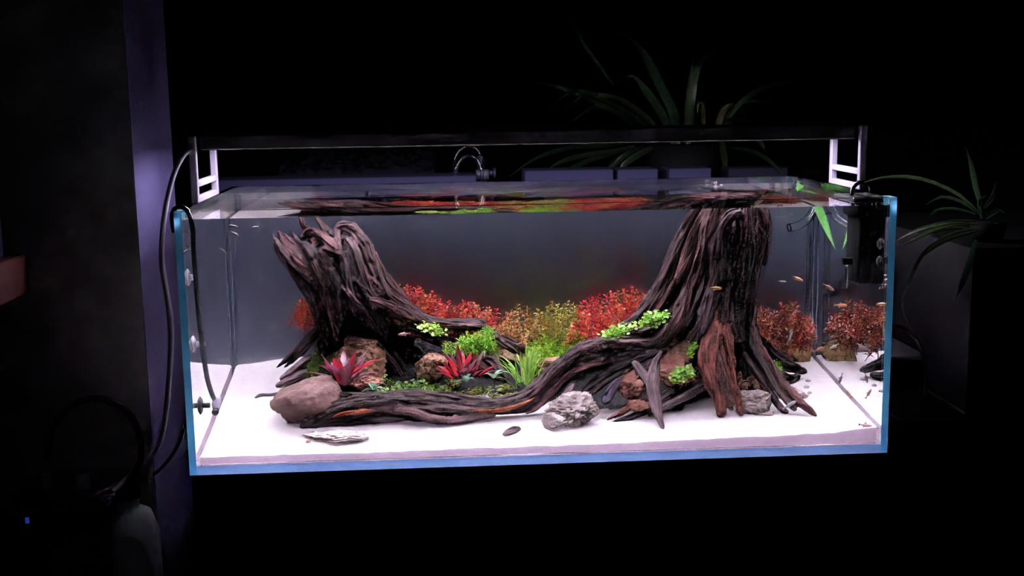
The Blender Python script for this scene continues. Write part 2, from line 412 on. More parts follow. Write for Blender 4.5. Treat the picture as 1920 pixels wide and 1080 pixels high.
# ------------------------------------------------------------------ driftwood
def strand(mb, pts, seed, tint=(1,1,1,1), ridge=.30, sides=26, flat=1.0, twist=3.0, n_per=.0032, blunt=False, m=0, subs=3):
    """a root or wood fibre bundle: swept ring with ridges that run along it"""
    P, R = spline(pts, n_per); T, N = frames(P); L = len(P); vs = []; fs = []; gr = []; s = 0; tn = []
    o = Vector((seed*3.7, seed*1.3, seed*7.1))
    for i, (p, r, t, n) in enumerate(zip(P, R, T, N)):
        if i: s += (P[i]-P[i-1]).length
        b = t.cross(n); e = min(i, L-1-i)
        cap = (.55, .85)[e] if e < 2 else 1.0
        if blunt: cap = 1
        for k in range(sides):
            a = 2*PI*k/sides; aa = a+twist*s
            c, q = math.cos(aa), math.sin(aa)
            w1 = 1.3*noise.noise(Vector((c*1.3, q*1.3, s*20))+o)
            w2 = noise.noise(Vector((c*2.6, q*2.6, s*7))+o*2)
            w3 = noise.noise(Vector((c*5.5, q*5.5, s*9))+o*3)
            rr = r*cap*(1+.22*w1-ridge*(1-min(1, abs(w2)*3.2))*1.0-.16*(1-min(1, abs(w3)*3))+.12)
            vs.append(p+(n*math.cos(a)+b*math.sin(a)*flat)*rr)
            gr.append((c*max(.006, r)*.9+seed, q*max(.006, r)*.9, s*.11)); tn.append(tint)
    for i in range(L-1):
        for k in range(sides): fs.append((i*sides+k, i*sides+(k+1)%sides, (i+1)*sides+(k+1)%sides, (i+1)*sides+k))
    fs.append(tuple(range(sides-1, -1, -1))); fs.append(tuple((L-1)*sides+k for k in range(sides)))
    mb.add(vs, fs, m, gr, tn)
    if subs and L > 12:                         # thinner fibres lying along the root
        rs = random.Random(seed*31)
        for q in range(subs):
            i0 = rs.randint(0, L//3); i1 = rs.randint(2*L//3, L-1); th = rs.uniform(0, 2*PI); f = rs.uniform(.22, .42); wv = rs.uniform(-1, 1)
            sp = []
            for i in range(i0, i1, max(2, (i1-i0)//7)):
                a = th+wv*(i-i0)/L*2.2+.35*math.sin(i*.13+q); n = N[i]; b = T[i].cross(n)
                e = min(1, (i-i0+2)/6, (i1-i+2)/6)
                sp.append((P[i]+(n*math.cos(a)+b*math.sin(a)*flat)*R[i]*(.98-.25*(1-e)), max(.0012, R[i]*f*e)))
            if len(sp) >= 3: strand(mb, sp, seed+q*.37+.11, tint, ridge*.7, 12, 1, twist, n_per*1.5, False, m, 0)
    return mb
def merge(mb, vox=.0017, fine=.0015):
    """grow the fibres together into one skin, keep their grain, then carve fine fibres along it"""
    o = mb.build('tmp', M['wood']); md = o.modifiers.new('r', 'REMESH'); md.mode = 'VOXEL'; md.voxel_size = vox
    me = bpy.data.meshes.new_from_object(o.evaluated_get(bpy.context.evaluated_depsgraph_get()))
    kd = KDTree(len(mb.v))
    for i, v in enumerate(mb.v): kd.insert(v, i)
    kd.balance(); n = MB(); vs = []; gr = []; tn = []
    me.update(); nor = [v.normal.copy() for v in me.vertices]
    for v, q in zip(me.vertices, nor):
        i = kd.find(v.co)[1]; g_ = mb.g[i]; G_ = Vector(g_)
        d = 1-min(1, abs(noise.noise(G_*230))*2.4); d2 = noise.noise(G_*520)
        p = v.co-q*fine*(d*1.3-d2*.5); p.z = min(p.z, ZTOP+.003*noise.noise(p*60)); vs.append(p); gr.append(g_); tn.append(mb.t[i])
    n.add(vs, [tuple(p.vertices) for p in me.polygons], 0, gr, tn)
    bpy.data.objects.remove(o); bpy.data.meshes.remove(me); return n
ZTOP = WL-.006
class Stump:
    def __init__(s, table, root): s.t = np.array(table, float); s.root = root
    def at(s, py): return [float(np.interp(py, s.t[:,0], s.t[:,k])) for k in range(1, 5)]
    def y(s, px, py):
        xl, xr, yc, ry = s.at(py); c, h = (xl+xr)/2, (xr-xl)/2
        return yc-ry*math.sqrt(max(0, 1-((px-c)/h)**2))
    def core(s, mb, p0, p1, seed, shrink=.90):
        vs = []; fs = []; gr = []; sides = 72; rows = int((p1-p0)/3); o = Vector((seed, seed*2, 5))
        for i in range(rows+1):
            py = p0+(p1-p0)*i/rows; xl, xr, yc, ry = s.at(py); c, h = (xl+xr)/2, (xr-xl)/2*shrink
            ctr = W(c, py, yc); hw = h*MPX(yc); ry *= shrink
            for k in range(sides):
                a = 2*PI*k/sides; q = a+i*.004
                w = noise.noise(Vector((math.cos(q)*3, math.sin(q)*3, i*.02))+o); w2 = noise.noise(Vector((math.cos(q)*8, math.sin(q)*8, i*.03))+o)
                d = 1-.34*(1-min(1, abs(w)*3))-.14*(1-min(1, abs(w2)*3))+.06
                vs.append((ctr.x+math.cos(a)*hw*d, ctr.y+math.sin(a)*ry*d, ctr.z+.004*w)); gr.append((math.cos(a)*.03, math.sin(a)*.03, i*.0003))
        for i in range(rows):
            for k in range(sides): fs.append((i*sides+(k+1)%sides, i*sides+k, (i+1)*sides+k, (i+1)*sides+(k+1)%sides))
        fs.append(tuple(range(sides))); fs.append(tuple(rows*sides+k for k in range(sides-1, -1, -1)))
        mb.add(vs, fs, 0, gr); return mb
    def s3(s, pts, off=0):
        out = []
        for p in pts:
            px, py, r = p[:3]; y = p[3] if len(p) > 3 else None
            if y is None:
                y = s.y(px, py)+off
            if y == 'g':
                gp = G(px, py); y = gp.y
            out.append((W(px, py, y), r*MPX(y)))
        return out
PINK = (1.7, 1.35, 1.35, 1); LITE = (1.5, 1.4, 1.45, 1); DARK = (.55, .55, .6, 1); RED = (1.5, .95, .85, 1); N0 = (1, 1, 1, 1); ORANGE = (6.0, 2.6, .9, 1)
# ---- left stump
root = thing('driftwood_stump', G(690, 705), 'dark leaning driftwood stump with a splintered crown left of the plants', 'driftwood')
S1 = Stump([(436, 585, 690, .37, .04), (470, 532, 700, .36, .07), (500, 545, 706, .36, .075), (560, 575, 745, .37, .08), (600, 592, 780, .39, .07), (640, 602, 790, .43, .05), (700, 602, 790, .45, .04)], root)
tk = MB(); S1.core(tk, 442, 690, 3.3)
L1 = [ # px, py, radius px (, depth)
 ([(512,455,5),(525,470,11),(548,500,14),(580,540,16),(598,580,16),(606,640,15),(602,700,13)], N0, 0),
 ([(521,432,3),(535,455,8),(560,485,12),(590,515,13),(612,550,13),(630,600,12),(640,650,9)], PINK, -.006),
 ([(511,440,3),(524,462,6),(545,485,8),(575,515,9),(592,530,7)], LITE, -.016),
 ([(533,437,2.5),(552,460,6),(575,487,9),(600,515,10),(620,550,9)], LITE, -.004),
 ([(545,430,2.5),(566,462,6),(590,500,9),(610,540,9),(625,580,9)], N0, -.002),
 ([(548,447,3),(575,470,8),(600,495,10)], DARK, .02),
 ([(560,404,2.5),(568,420,7),(580,438,9),(596,452,10)], PINK, .012),
 ([(590,403,2),(600,418,6),(612,436,9),(622,452,10)], PINK, .015),
 ([(608,432,8),(620,440,11),(634,455,10)], DARK, .006),
 ([(563,448,7),(576,438,9),(592,436,10),(607,446,11),(622,460,12),(632,470,8)], PINK, -.018),
 ([(604,466,6),(620,470,9),(636,478,9),(644,486,5)], PINK, -.010),
 ([(566,455,8),(580,470,12),(590,490,12),(600,520,9)], DARK, -.004),
 ([(585,488,9),(596,510,9),(606,530,8),(612,545,5)], (1.1,.8,.65,1), -.014),
 ([(640,470,5),(632,450,8),(633,432,9),(645,424,10),(662,430,12),(680,455,14),(695,490,15),(706,520,14),(726,552,14),(765,582,13),(805,604,12),(850,607,11),(905,610,9)], LITE, -.012),
 ([(650,447,9),(665,475,12),(676,510,14),(690,545,13),(720,565,12),(760,592,11),(800,608,10)], N0, -.006),
 ([(700,470,6),(715,505,8),(740,540,8),(770,573,8),(800,595,7)], LITE, .012),
 ([(640,470,12),(650,510,16),(660,550,16),(680,590,15),(700,630,13),(735,690,10)], DARK, 0),
 ([(684,513,5),(698,530,7),(722,552,7),(762,575,7),(800,600,6)], PINK, -.014),
 ([(640,535,4),(660,560,7),(690,590,9),(715,625,9),(738,660,8),(758,690,8),(770,706,7)], (1.35,1.35,1.6,1), -.014),
 ([(690,560,5),(715,568,8),(750,585,10),(785,608,10),(820,622,8)], PINK, -.018),
 ([(720,590,5),(750,608,8),(790,626,9),(826,640,10),(862,655,9,.38),(895,668,8,.37),(925,692,8,.35),(940,704,6,.34)], N0, -.014),
 ([(790,632,6),(815,640,8),(850,650,9,.37),(880,665,8,.36),(905,685,8,.35),(930,706,8,.335)], PINK, -.022),
 ([(762,623,3),(776,630,4),(790,632,3)], RED, -.024),
 ([(707,640,3),(718,655,6),(735,680,9),(748,705,9),(755,712,8)], LITE, -.05),
 ([(730,645,5),(745,675,7),(765,706,8)], DARK, -.035),
 ([(660,520,8),(690,555,9),(710,600,9),(740,640,9),(790,660,8)], DARK, -.008),
 ([(620,500,10),(632,540,12),(640,590,12),(636,640,10)], DARK, -.006),
 ([(580,545,10),(600,580,10),(618,620,10),(625,690,9)], DARK, -.004),
]
for i, (p, t, off) in enumerate(L1): strand(tk, S1.s3(p, off), 11+i, t)
part(merge(tk), 'trunk', M['wood'], root)
for i, (p, t) in enumerate([
 ([(790,600,12,.40),(835,608,12,.41),(880,609,12,.41),(905,613,10,.41),(930,628,9,.40),(955,640,8,.40),(985,655,7,.39)], N0),
 ([(850,606,6,.405),(885,602,7,.41),(912,604,6,.41)], DARK),
 ([(905,628,5,.38),(930,634,7,.38),(948,648,8,.37),(970,662,7,.37)], LITE),
 ([(900,668,8,.36),(925,680,13,.345),(940,700,12,.33),(950,716,9,.32)], N0),
 ([(615,600,7,.38),(590,625,10,.385),(565,650,9,.385),(540,672,6,.38),(517,690,2,.375)], N0),
 ([(605,612,6,.36),(580,640,8,.365),(555,668,7,.365),(532,690,2.5,.36)], DARK),
 ([(612,598,1.2,.355),(585,620,1.4,.36),(560,645,1.2,.36),(535,672,.8,.355)], LITE),
 ([(605,630,1.2,.35),(580,650,1.3,.355),(555,672,1,.355)], PINK),
]):
    part(merge(strand(MB(), S1.s3(p), 60+i, t)) if p[0][2] > 3 else strand(MB(), S1.s3(p), 60+i, t, subs=0), 'root', M['wood'], root)
for p, t, lab in [
  ([(598,668,6,.36),(575,680,10,.355),(548,700,10,.35),(525,712,5,.345)], LITE, 'grey weathered driftwood stick end beside the left stump, upper of two'),
  ([(590,695,6,.34),(565,705,9,.335),(540,716,8,.33),(517,724,5,.325)], LITE, 'grey weathered driftwood stick end beside the left stump, lower of two')]:
    q = S1.s3(p); mb = strand(MB(), q, 90, t)
    props(mb.build('driftwood_stick', M['wood_grey'], None, True, q[len(q)//2][0]), lab, 'driftwood')
q = S1.s3([(478,747,1.5,'g'),(490,743,4,'g'),(508,742,3.5,'g'),(526,737,2,'g')])
q = [(a+Vector((0, 0, .002)), r) for a, r in q]
props(strand(MB(), q, 93, DARK, flat=.6).build('wood_splinter', M['wood_grey'], None, True, q[1][0]), 'thin dark wood splinter lying alone on the left sand', 'driftwood')

# ---- right stump
root = thing('driftwood_stump', G(1350, 770), 'tall driftwood stump with gnarled roots and a top at the surface, right of centre', 'driftwood')
S2 = Stump([(352, 1318, 1442, .29, .055), (380, 1304, 1444, .29, .06), (450, 1281, 1442, .29, .07), (510, 1256, 1432, .29, .075), (570, 1228, 1418, .28, .08), (620, 1195, 1414, .27, .085), (660, 1235, 1405, .29, .06), (720, 1280, 1390, .29, .04)], root)
tk = MB(); S2.core(tk, 356, 700, 8.1)
L2 = [
 ([(1335,352,8),(1312,388,10),(1288,425,12),(1268,470,13),(1250,515,13),(1225,560,13),(1195,598,12),(1160,614,9)], N0, -.004),
 ([(1340,370,8),(1318,410,11),(1300,450,12),(1282,500,11),(1262,545,10),(1240,580,10),(1215,606,9)], RED, -.010),
 ([(1300,470,3),(1278,510,6),(1258,545,7),(1235,578,7),(1210,602,6)], RED, -.022),
 ([(1355,352,10),(1338,390,12),(1325,430,13),(1316,480,14),(1300,530,13),(1285,575,13),(1262,615,12),(1238,640,11),(1200,648,9)], PINK, -.016),
 ([(1350,380,8),(1340,410,8),(1334,430,8),(1328,445,7)], RED, -.022),
 ([(1390,395,9),(1368,405,12),(1352,430,14),(1345,465,14),(1340,510,14),(1330,560,14),(1318,610,14),(1305,660,14),(1300,700,12)], (.95,.9,1.05,1), -.018),
 ([(1368,425,8),(1358,450,10),(1352,490,11),(1350,530,10)], DARK, -.012),
 ([(1372,352,9),(1378,390,10),(1390,412,10),(1384,450,9),(1374,480,10),(1362,520,12),(1358,560,11)], N0, -.010),
 ([(1396,352,6),(1400,390,8),(1398,430,8),(1390,470,9),(1384,520,10)], PINK, -.016),
 ([(1412,370,7),(1405,400,9),(1405,440,10),(1400,490,12),(1392,540,13),(1386,590,13),(1384,640,11)], N0, -.014),
 ([(1428,375,6),(1432,400,10),(1424,440,12),(1420,480,13),(1410,530,13),(1402,580,12),(1404,630,11,.24),(1418,675,10,.215),(1446,714,10,.18),(1475,748,9,.15),(1490,765,7,.135)], N0, -.006),
 ([(1424,386,5),(1428,402,8),(1436,420,8),(1436,445,6)], PINK, -.020),
 ([(1440,390,4),(1442,420,6),(1438,460,6),(1432,500,5)], PINK, .004),
 ([(1420,420,3),(1428,438,6),(1428,460,6),(1424,478,4)], RED, -.022),
 ([(1375,510,6),(1362,545,9),(1356,590,10),(1362,640,10),(1370,680,8)], LITE, -.018),
 ([(1395,500,8),(1385,530,10),(1376,570,11),(1372,620,10),(1374,660,9)], N0, -.014),
 ([(1330,480,4),(1322,520,7),(1310,560,8),(1296,590,7),(1285,612,6)], DARK, -.018),
 ([(1352,548,4),(1330,580,7),(1312,610,8),(1290,640,8)], N0, -.022),
 ([(1282,556,4),(1266,575,6),(1264,600,6),(1258,625,6),(1245,642,5)], PINK, -.020),
 ([(1418,560,6),(1410,600,8),(1416,640,11,.22),(1436,680,12,.195),(1462,715,12,.165),(1490,745,11,.14),(1512,765,9,.125),(1532,780,4,.115)], RED, -.012),
 ([(1405,610,6,.23),(1412,650,8,.21),(1432,690,8,.185),(1460,735,8,.15),(1492,770,7,.125)], N0, -.016),
 ([(1388,620,9,.26),(1394,665,10,.245),(1400,705,10,.23),(1408,745,9,.22)], DARK, 0),  # this and the next dark strand added to fill a shadowed gap
 ([(1408,650,8,.27),(1420,690,9,.25),(1432,730,8,.23)], DARK, 0),
 ([(1408,360,8),(1390,365,10),(1365,362,10)], DARK, .02),
 ([(1330,362,8),(1350,358,9),(1372,356,8)], RED, .03),
 ([(1380,610,8),(1372,650,10),(1372,690,10),(1380,725,8)], DARK, .0),
 ([(1365,640,4),(1370,668,7),(1376,690,7),(1382,712,5)], LITE, -.02),
]
for i, (p, t, off) in enumerate(L2): strand(tk, S2.s3(p, off), 111+i, t)
part(merge(tk), 'trunk', M['wood'], root)
lr = MB()
# thick reddish buttress in front
bt = MB()
strand(bt, S2.s3([(1350,565,5,.20),(1342,595,13,.19),(1336,630,20,.175),(1330,665,23,.16),(1335,700,20,.15),(1345,740,15,.14),(1350,768,12,.135),(1351,784,9,.13)]), 141, RED, .34, 34)
strand(bt, S2.s3([(1362,600,6,.185),(1362,640,12,.17),(1364,680,14,.16),(1370,712,10,.15),(1382,745,8,.14),(1390,780,5,.13)]), 142, RED, .34, 30)
strand(bt, S2.s3([(1345,660,8,.15),(1352,700,10,.145),(1362,735,9,.14),(1372,770,6,.135)]), 143, N0, .3, 26)
part(merge(bt), 'root', M['wood_red'], root)
for i, (p, t, mt) in enumerate([
 # the long arching root, upper strand to the tip at the lower left
 ([(1262,610,10,.20),(1225,640,13,.20),(1180,643,15,.20),(1135,645,16,.195),(1095,655,16,.19),(1062,675,15,.185),(1035,700,15,.18),(1008,727,14,.175),(975,747,13,.17),(935,757,13,.165),(890,755,13,.165),(845,748,13,.165),(800,742,13,.165),(760,740,12,.165),(720,744,12,.165)], N0, 'wood'),
 ([(1210,655,9,.20),(1150,664,14,.20),(1100,680,15,.195),(1066,700,15,.19),(1038,728,14,.18),(1010,752,12,.175),(975,768,9,.17),(930,772,7,.165)], DARK, 'wood'),
 ([(1160,640,5,.185),(1110,650,6,.18),(1075,666,7,.175),(1045,690,7,.17),(1015,722,7,.165),(985,744,6,.16)], LITE, 'wood'),
 ([(1130,680,4,.18),(1090,690,6,.18),(1060,708,6,.18),(1035,735,6,.17),(1010,762,6,.165),(985,776,4,.16)], PINK, 'wood'),
 ([(1250,655,8,.19),(1205,672,9,.19),(1160,690,9,.19),(1120,712,9,.185),(1085,740,8,.18),(1050,768,6,.17)], DARK, 'wood'),
 ([(1170,700,3,.17),(1145,712,5,.17),(1110,735,5,.165),(1070,760,5,.16),(1040,772,3,.155)], N0, 'wood'),
 ([(1250,600,6,.205),(1215,618,9,.20),(1175,628,10,.205),(1130,640,9,.205)], N0, 'wood'),
 # front end of the long root
 ([(1010,742,10,.165),(965,762,12,.16),(920,770,13,.155),(870,768,14,.15),(820,764,15,.15),(765,760,16,.15),(710,758,18,.15),(660,762,20,.15),(625,772,20,.15),(595,788,16,.15),(572,798,10,.15),(562,800,6,.15)], (.8,.75,.75,1), 'wood'),
 ([(760,745,9,.15),(715,748,12,.15),(670,752,12,.145),(630,762,11,.14),(600,780,9,.14),(575,792,6,.14)], N0, 'wood'),
 ([(735,771,5,.135),(752,768,8,.135),(778,772,10,.13),(805,783,9,.13),(840,788,8,.13),(880,784,8,.14),(930,776,6,.145)], LITE, 'wood'),
 ([(601,746,4,.17),(622,742,9,.17),(650,743,10,.17),(680,748,9,.165),(720,750,7,.16)], DARK, 'wood'),
 ([(655,738,3,.175),(690,738,5,.175),(725,740,6,.17),(760,744,6,.17)], N0, 'wood'),
 ([(600,796,7,.15),(650,786,11,.15),(700,781,12,.152),(760,779,12,.155),(820,783,9,.155),(870,785,6,.155)], DARK, 'wood'),
 ([(620,783,2,.131),(645,775,4.5,.130),(680,771,4.5,.130),(708,768,2,.131)], ORANGE, 'wood'),
 ([(878,771,2,.140),(905,771,4.5,.139),(930,770,4.5,.142),(960,764,4,.146),(990,752,3,.152),(1005,744,2,.156)], ORANGE, 'wood'),
 # roots under the trunk
 ([(1330,680,9,.20),(1295,705,12,.185),(1262,735,12,.165),(1225,762,10,.15),(1185,780,7,.14),(1147,792,3,.13)], DARK, 'wood'),
 ([(1345,715,6,.18),(1305,730,9,.17),(1270,748,10,.16),(1240,765,9,.15),(1215,780,6,.14)], N0, 'wood_grey'),
 ([(1225,745,4,.15),(1195,755,7,.145),(1168,772,7,.14),(1137,787,3,.135)], RED, 'wood_red'),
 ([(1425,630,7,.30),(1440,655,10,.32),(1465,678,12,.34),(1495,692,11,.35),(1512,697,7,.355)], DARK, 'wood'),
 ([(1430,680,8,.31),(1455,700,12,.32),(1480,710,10,.33),(1500,704,7,.34)], DARK, 'wood'),
 ([(1412,600,2,.26),(1432,640,3,.28),(1462,675,3.5,.31),(1500,690,2,.33)], N0, 'wood'),
 ([(1395,660,7,.22),(1412,690,9,.20),(1440,730,9,.17),(1464,765,8,.145),(1478,774,6,.14)], N0, 'wood'),
]):
    if i < 13: strand(lr, S2.s3(p), 150+i, t, .42 if t == DARK else .3)
    else: part(merge(strand(MB(), S2.s3(p), 150+i, t, .42 if t == DARK else .3)), 'root', M[mt], root)
    if i == 12: part(merge(lr), 'root', M['wood'], root)
# ---- loose driftwood pieces
q = S2.s3([(1240,658,4,.15),(1228,685,10,.145),(1222,715,14,.135),(1226,745,14,.12),(1233,775,11,.10),(1240,795,7,.085),(1244,804,3,.078)])
mb = strand(MB(), q, 180, LITE, .26, 32, .7)
strand(mb, S2.s3([(1186,678,7,.15),(1196,690,9,.148),(1208,708,9,.143),(1219,728,8,.135)]), 181, LITE, .26, 26, .7)
props(mb.build('driftwood_fork', M['wood_grey'], None, True, q[3][0]), 'forked grey driftwood prong leaning with its point on the sand', 'driftwood')
q = S2.s3([(1166,706,5,.17),(1152,722,9,.165),(1140,742,10,.16),(1131,756,8,.155)])
props(strand(MB(), q, 183, (.8,.9,1.3,1)).build('driftwood_stick', M['wood_grey'], None, True, q[1][0]), 'short bluish dark stick standing under the arching root', 'driftwood')
q = [(a+Vector((0, 0, .004)), r) for a, r in S2.s3([(943,818,2,'g'),(952,814,6,'g'),(962,811,7,'g'),(974,805,4,'g')])]
mb = strand(MB(), q, 184, LITE, .5, 22)
strand(mb, [(a+Vector((.002, -.006, -.001)), r*.6) for a, r in q], 185, N0, .5, 18)
props(mb.build('wood_chip', M['wood_grey'], None, True, q[1][0]), 'small dark bark chip alone on the front sand', 'driftwood')
q = S2.s3([(1040,770,4,.15),(1052,752,7,.15),(1066,735,7,.15),(1076,720,4,.155)])
props(strand(MB(), q, 186, LITE).build('driftwood_stick', M['wood_grey'], None, True, q[1][0]), 'small pale-tipped stick leaning on the cracked grey rock', 'driftwood')

# ------------------------------------------------------------------ rocks
def rock_mat(name, c1, c2, scale=30):
    m = mat(name, c1, .85, spec=.2, vary=(scale, c2), bump=(scale*3.2, 1.0, .006)); return m
RB = rock_mat('rock_brown', (.10, .055, .050), (.22, .135, .125)); RT = rock_mat('rock_tan', (.18, .095, .06), (.40, .24, .17))
RG = rock_mat('rock_grey', (.17, .135, .13), (.38, .32, .31)); RR = rock_mat('rock_red', (.16, .055, .045), (.34, .17, .13)); RO = rock_mat('rock_ochre', (.10, .06, .025), (.26, .17, .08))
RP = rock_mat('rock_pale', (.50, .37, .35), (.64, .57, .56), 60)
def ico(n):
    import bmesh
    bm = bmesh.new(); bmesh.ops.create_icosphere(bm, subdivisions=n, radius=1); v = [q.co.copy() for q in bm.verts]; f = [tuple(x.index for x in q.verts) for q in bm.faces]; bm.free(); return v, f
ICO5, ICO3 = ico(5), ico(3)
def rock(px, py, y, w_, h_, d_, seed, m, label, cuts=9, cracks=.10, lean=0, rough=.08):
    """px, py: middle of the rock in the photo; w_, h_ in pixels; d_ depth in metres"""
    c = W(px, py, y); k = MPX(y); rx, rz, ry = w_*k/2, h_*k/2, d_/2
    rs = random.Random(seed); planes = []
    for i in range(cuts):
        v = Vector((rs.gauss(0, 1), rs.gauss(0, 1), rs.gauss(0, 1))).normalized(); planes.append((v, rs.uniform(.5, .86)))
    o = Vector((seed*1.7, seed*.3, seed*2.1)); vs = []
    for v in ICO5[0]:
        p = v.copy()
        for pn, pd in planes:
            e = p.dot(pn)-pd
            if e > 0: p -= pn*e*.97
        n1 = noise.noise(p*2+o); n2 = noise.noise(p*6+o); n3 = noise.noise(Vector((p.x*3+p.z*1.2, p.y*3, p.z*7))+o)
        p *= 1.2*(1+.10*n1+rough*.6*n2-cracks*(1-min(1, abs(n3)*5)))
        vs.append((p.x*rx+lean*p.z*rz, p.y*ry, p.z*rz))
    mb = MB().add(vs, ICO5[1]); o = mb.build('rock', m, None, True); o.location = c
    return props(o, label, 'rock')
rock(572, 752, .19, 126, 100, .13, 21, RB, 'large smooth brown rock on the left sand beside the red-leaved plant', 11, .05, .10, .05)
rock(604, 768, .175, 70, 60, .07, 5, RB, 'split slab of brown rock tucked against the tip of the long root', 9, .06, .3)
rock(676, 690, .315, 100, 84, .06, 33, RT, 'pitted tan rock sheltered under the left stump', 8, .14)
rock(676, 646, .325, 54, 42, .05, 8, RT, 'small tan rock perched in the shade under the left stump', 7, .12)
rock(625, 680, .37, 60, 50, .05, 9, RO, 'shaded olive-brown rock beneath the left stump', 8, .08)
rock(690, 718, .30, 60, 34, .06, 14, RR, 'low reddish stone behind the green low stems', 7, .1)
rock(806, 692, .32, 60, 56, .06, 41, RT, 'knobbly pale brown rock left of the larger red-leaved plant', 8, .16)
rock(945, 665, .41, 80, 44, .06, 12, RT, 'tan rock behind the grassy tuft', 8, .10)
rock(1052, 684, .27, 76, 26, .05, 15, RT, 'flat tan stone between the green bush and the arching root', 8, .08)
rock(1076, 768, .125, 98, 60, .07, 52, RG, 'pale grey cracked rock under the arching root', 9, .30, .2)
rock(1040, 788, .11, 44, 26, .05, 16, RG, 'small pale grey stone at the foot of the cracked rock', 7, .15)
rock(1184, 722, .175, 66, 66, .07, 61, RR, 'reddish brown pitted rock left of the forked driftwood', 8, .22)
rock(1262, 698, .20, 90, 62, .08, 64, RR, 'reddish rock right of the forked driftwood', 8, .14)
rock(1275, 655, .235, 76, 60, .07, 66, RT, 'rough tan rock in the shade below the right trunk', 8, .10)
rock(1420, 752, .165, 76, 56, .06, 71, RG, 'layered grey and ochre rock between the right roots', 8, .20)
rock(1485, 738, .24, 56, 30, .05, 73, RG, 'low grey stone behind the rightmost root', 8, .2)
rock(1486, 668, .49, 74, 56, .06, 77, RO, 'mossy ochre rock in the back right corner', 8, .08, 0, .05)
rock(1412, 712, .25, 64, 66, .06, 75, RT, 'tan rock added to fill the shadow between the right roots', 8, .14)  # rock added where the gap between the roots lies in shadow
rock(1200, 758, .15, 44, 26, .04, 79, RR, 'small red stone under the brown root', 7, .1)
rock(632, 817, .094, 116, 14, .075, 81, RP, 'flat pink crumbling stone bedded in the front sand', 8, .3, 0, .3)
for i, (px, py, s, m, lab) in enumerate([(578, 829, 8, RR, 'dark red pebble at the left end of the flat pink stone'), (1515, 715, 9, RG, 'grey pebble farthest back right of the stump'),
      (1512, 727, 9, RG, 'grey pebble beside the stone behind the rightmost root'), (1518, 738, 8, RG, 'grey pebble nearest the front right of the stump'), (1452, 775, 8, RG, 'dark pebble at the foot of the layered rock')]):
    gp = G(px, py); rock(px, py-1, gp.y, s, s*.7, s*.001, 90+i, m, lab, 5, .05)

# ------------------------------------------------------------------ plants
def shoot_mesh(name, seed, H, nodes, per, leafL, leafW, droop=.35, top=1.0):
    """an upright stem with whorls of narrow folded leaves; its tip is the origin"""
    rs = random.Random(seed); mb = MB()
    bx_, by_ = rs.uniform(-.3, .3)*H, rs.uniform(-.3, .3)*H
    pos = lambda t: Vector((bx_*(1-t)**2, by_*(1-t)**2, -H*(1-t)))
    tube(mb, [(pos(0), .0009), (pos(.5), .0008), (pos(1), .0005)], 4, 0, .012, False)
    for i in range(nodes):
        t = .25+.75*i/(nodes-1); c = pos(t); a0 = i*1.2+rs.uniform(-.3, .3)
        for k in range(per):
            a = a0+2*PI*k/per+rs.uniform(-.25, .25); el = rs.uniform(-.1, .5)+(.9*top if i == nodes-1 else .35*top if i == nodes-2 else 0)
            l = leafL*rs.uniform(.75, 1.15)*(.7 if i >= nodes-1 else 1); d = Vector((math.cos(a)*math.cos(el), math.sin(a)*math.cos(el), math.sin(el)))
            s = d.cross(Vector((0, 0, 1))).normalized()*leafW*.5*rs.uniform(.8, 1.2); u = Vector((0, 0, -droop*l))
            m_ = c+d*l*.5+Vector((0, 0, l*.06)); e = c+d*l+u*.5
            mb.add([c, m_+s, e, m_-s, m_-Vector((0, 0, leafW*.15))], [(0, 1, 4), (1, 2, 4), (2, 3, 4), (3, 0, 4)])
    o = mb.build(name, M['leaf'], None, False); me = o.data; bpy.data.objects.remove(o); return me
ROT = [shoot_mesh('rotala_shoot', 300+i, .048, 7, 4, .0135, .0048) for i in range(6)]
NEED = [shoot_mesh('needle_shoot', 320+i, .034, 7, 5, .0145, .0024, .2) for i in range(5)]
LOWS = [shoot_mesh('low_shoot', 340+i, .022, 4, 3, .011, .0062, .5, .5) for i in range(5)]
def bush(name, label, cat, contour, base, ys, n, meshes, cols, seed, scale=1.0, group=None, tilt=.45, nm='shoot'):
    """shoots whose tips fill the outline between the contour (top) and base, lower ones nearer"""
    rs = random.Random(seed); xs = [c[0] for c in contour]; tops = [c[1] for c in contour]
    bxs = [c[0] for c in base]; bys = [c[1] for c in base]
    px = (xs[0]+xs[-1])/2; o0 = W(px, float(np.interp(px, bxs, bys)), ys[0]); root = thing(name, o0, label, cat, group)
    for i in range(n):
        x = xs[0]+(xs[-1]-xs[0])*((i*.618034+rs.uniform(0, .05)) % 1); v = ((i+.5)/n*.97+rs.uniform(-.04, .04)); v = min(1, max(0, v))
        t = float(np.interp(x, xs, tops))+rs.uniform(0, 10); b = float(np.interp(x, bxs, bys))
        y = ys[1]+(ys[0]-ys[1])*v+rs.uniform(-.012, .012); p = W(x, t+(b-t)*v, min(y, .515))
        o = bpy.data.objects.new(nm, rs.choice(meshes)); COL.objects.link(o); o.parent = root; o.location = p-o0
        o.rotation_euler = (rs.uniform(-tilt, tilt), rs.uniform(-tilt, tilt), rs.uniform(0, 2*PI)); s = scale*rs.uniform(.8, 1.15); o.scale = (s, s, s)
        c = cols(x, v, rs); o.color = (*c, 1)
    return root
def mixc(a, b, t): return tuple(a[i]+(b[i]-a[i])*t for i in range(3))
REDS = [(.48, .042, .036), (.37, .026, .030), (.56, .075, .045), (.29, .022, .026), (.52, .16, .055)]
def red(x, v, rs): c = rs.choice(REDS); return mixc(c, (.42, .30, .08), .5 if rs.random() < .14 else 0)
def darkred(x, v, rs): return tuple(k*.55 for k in mixc(rs.choice(REDS), (.30, .16, .06), rs.uniform(0, .5)))
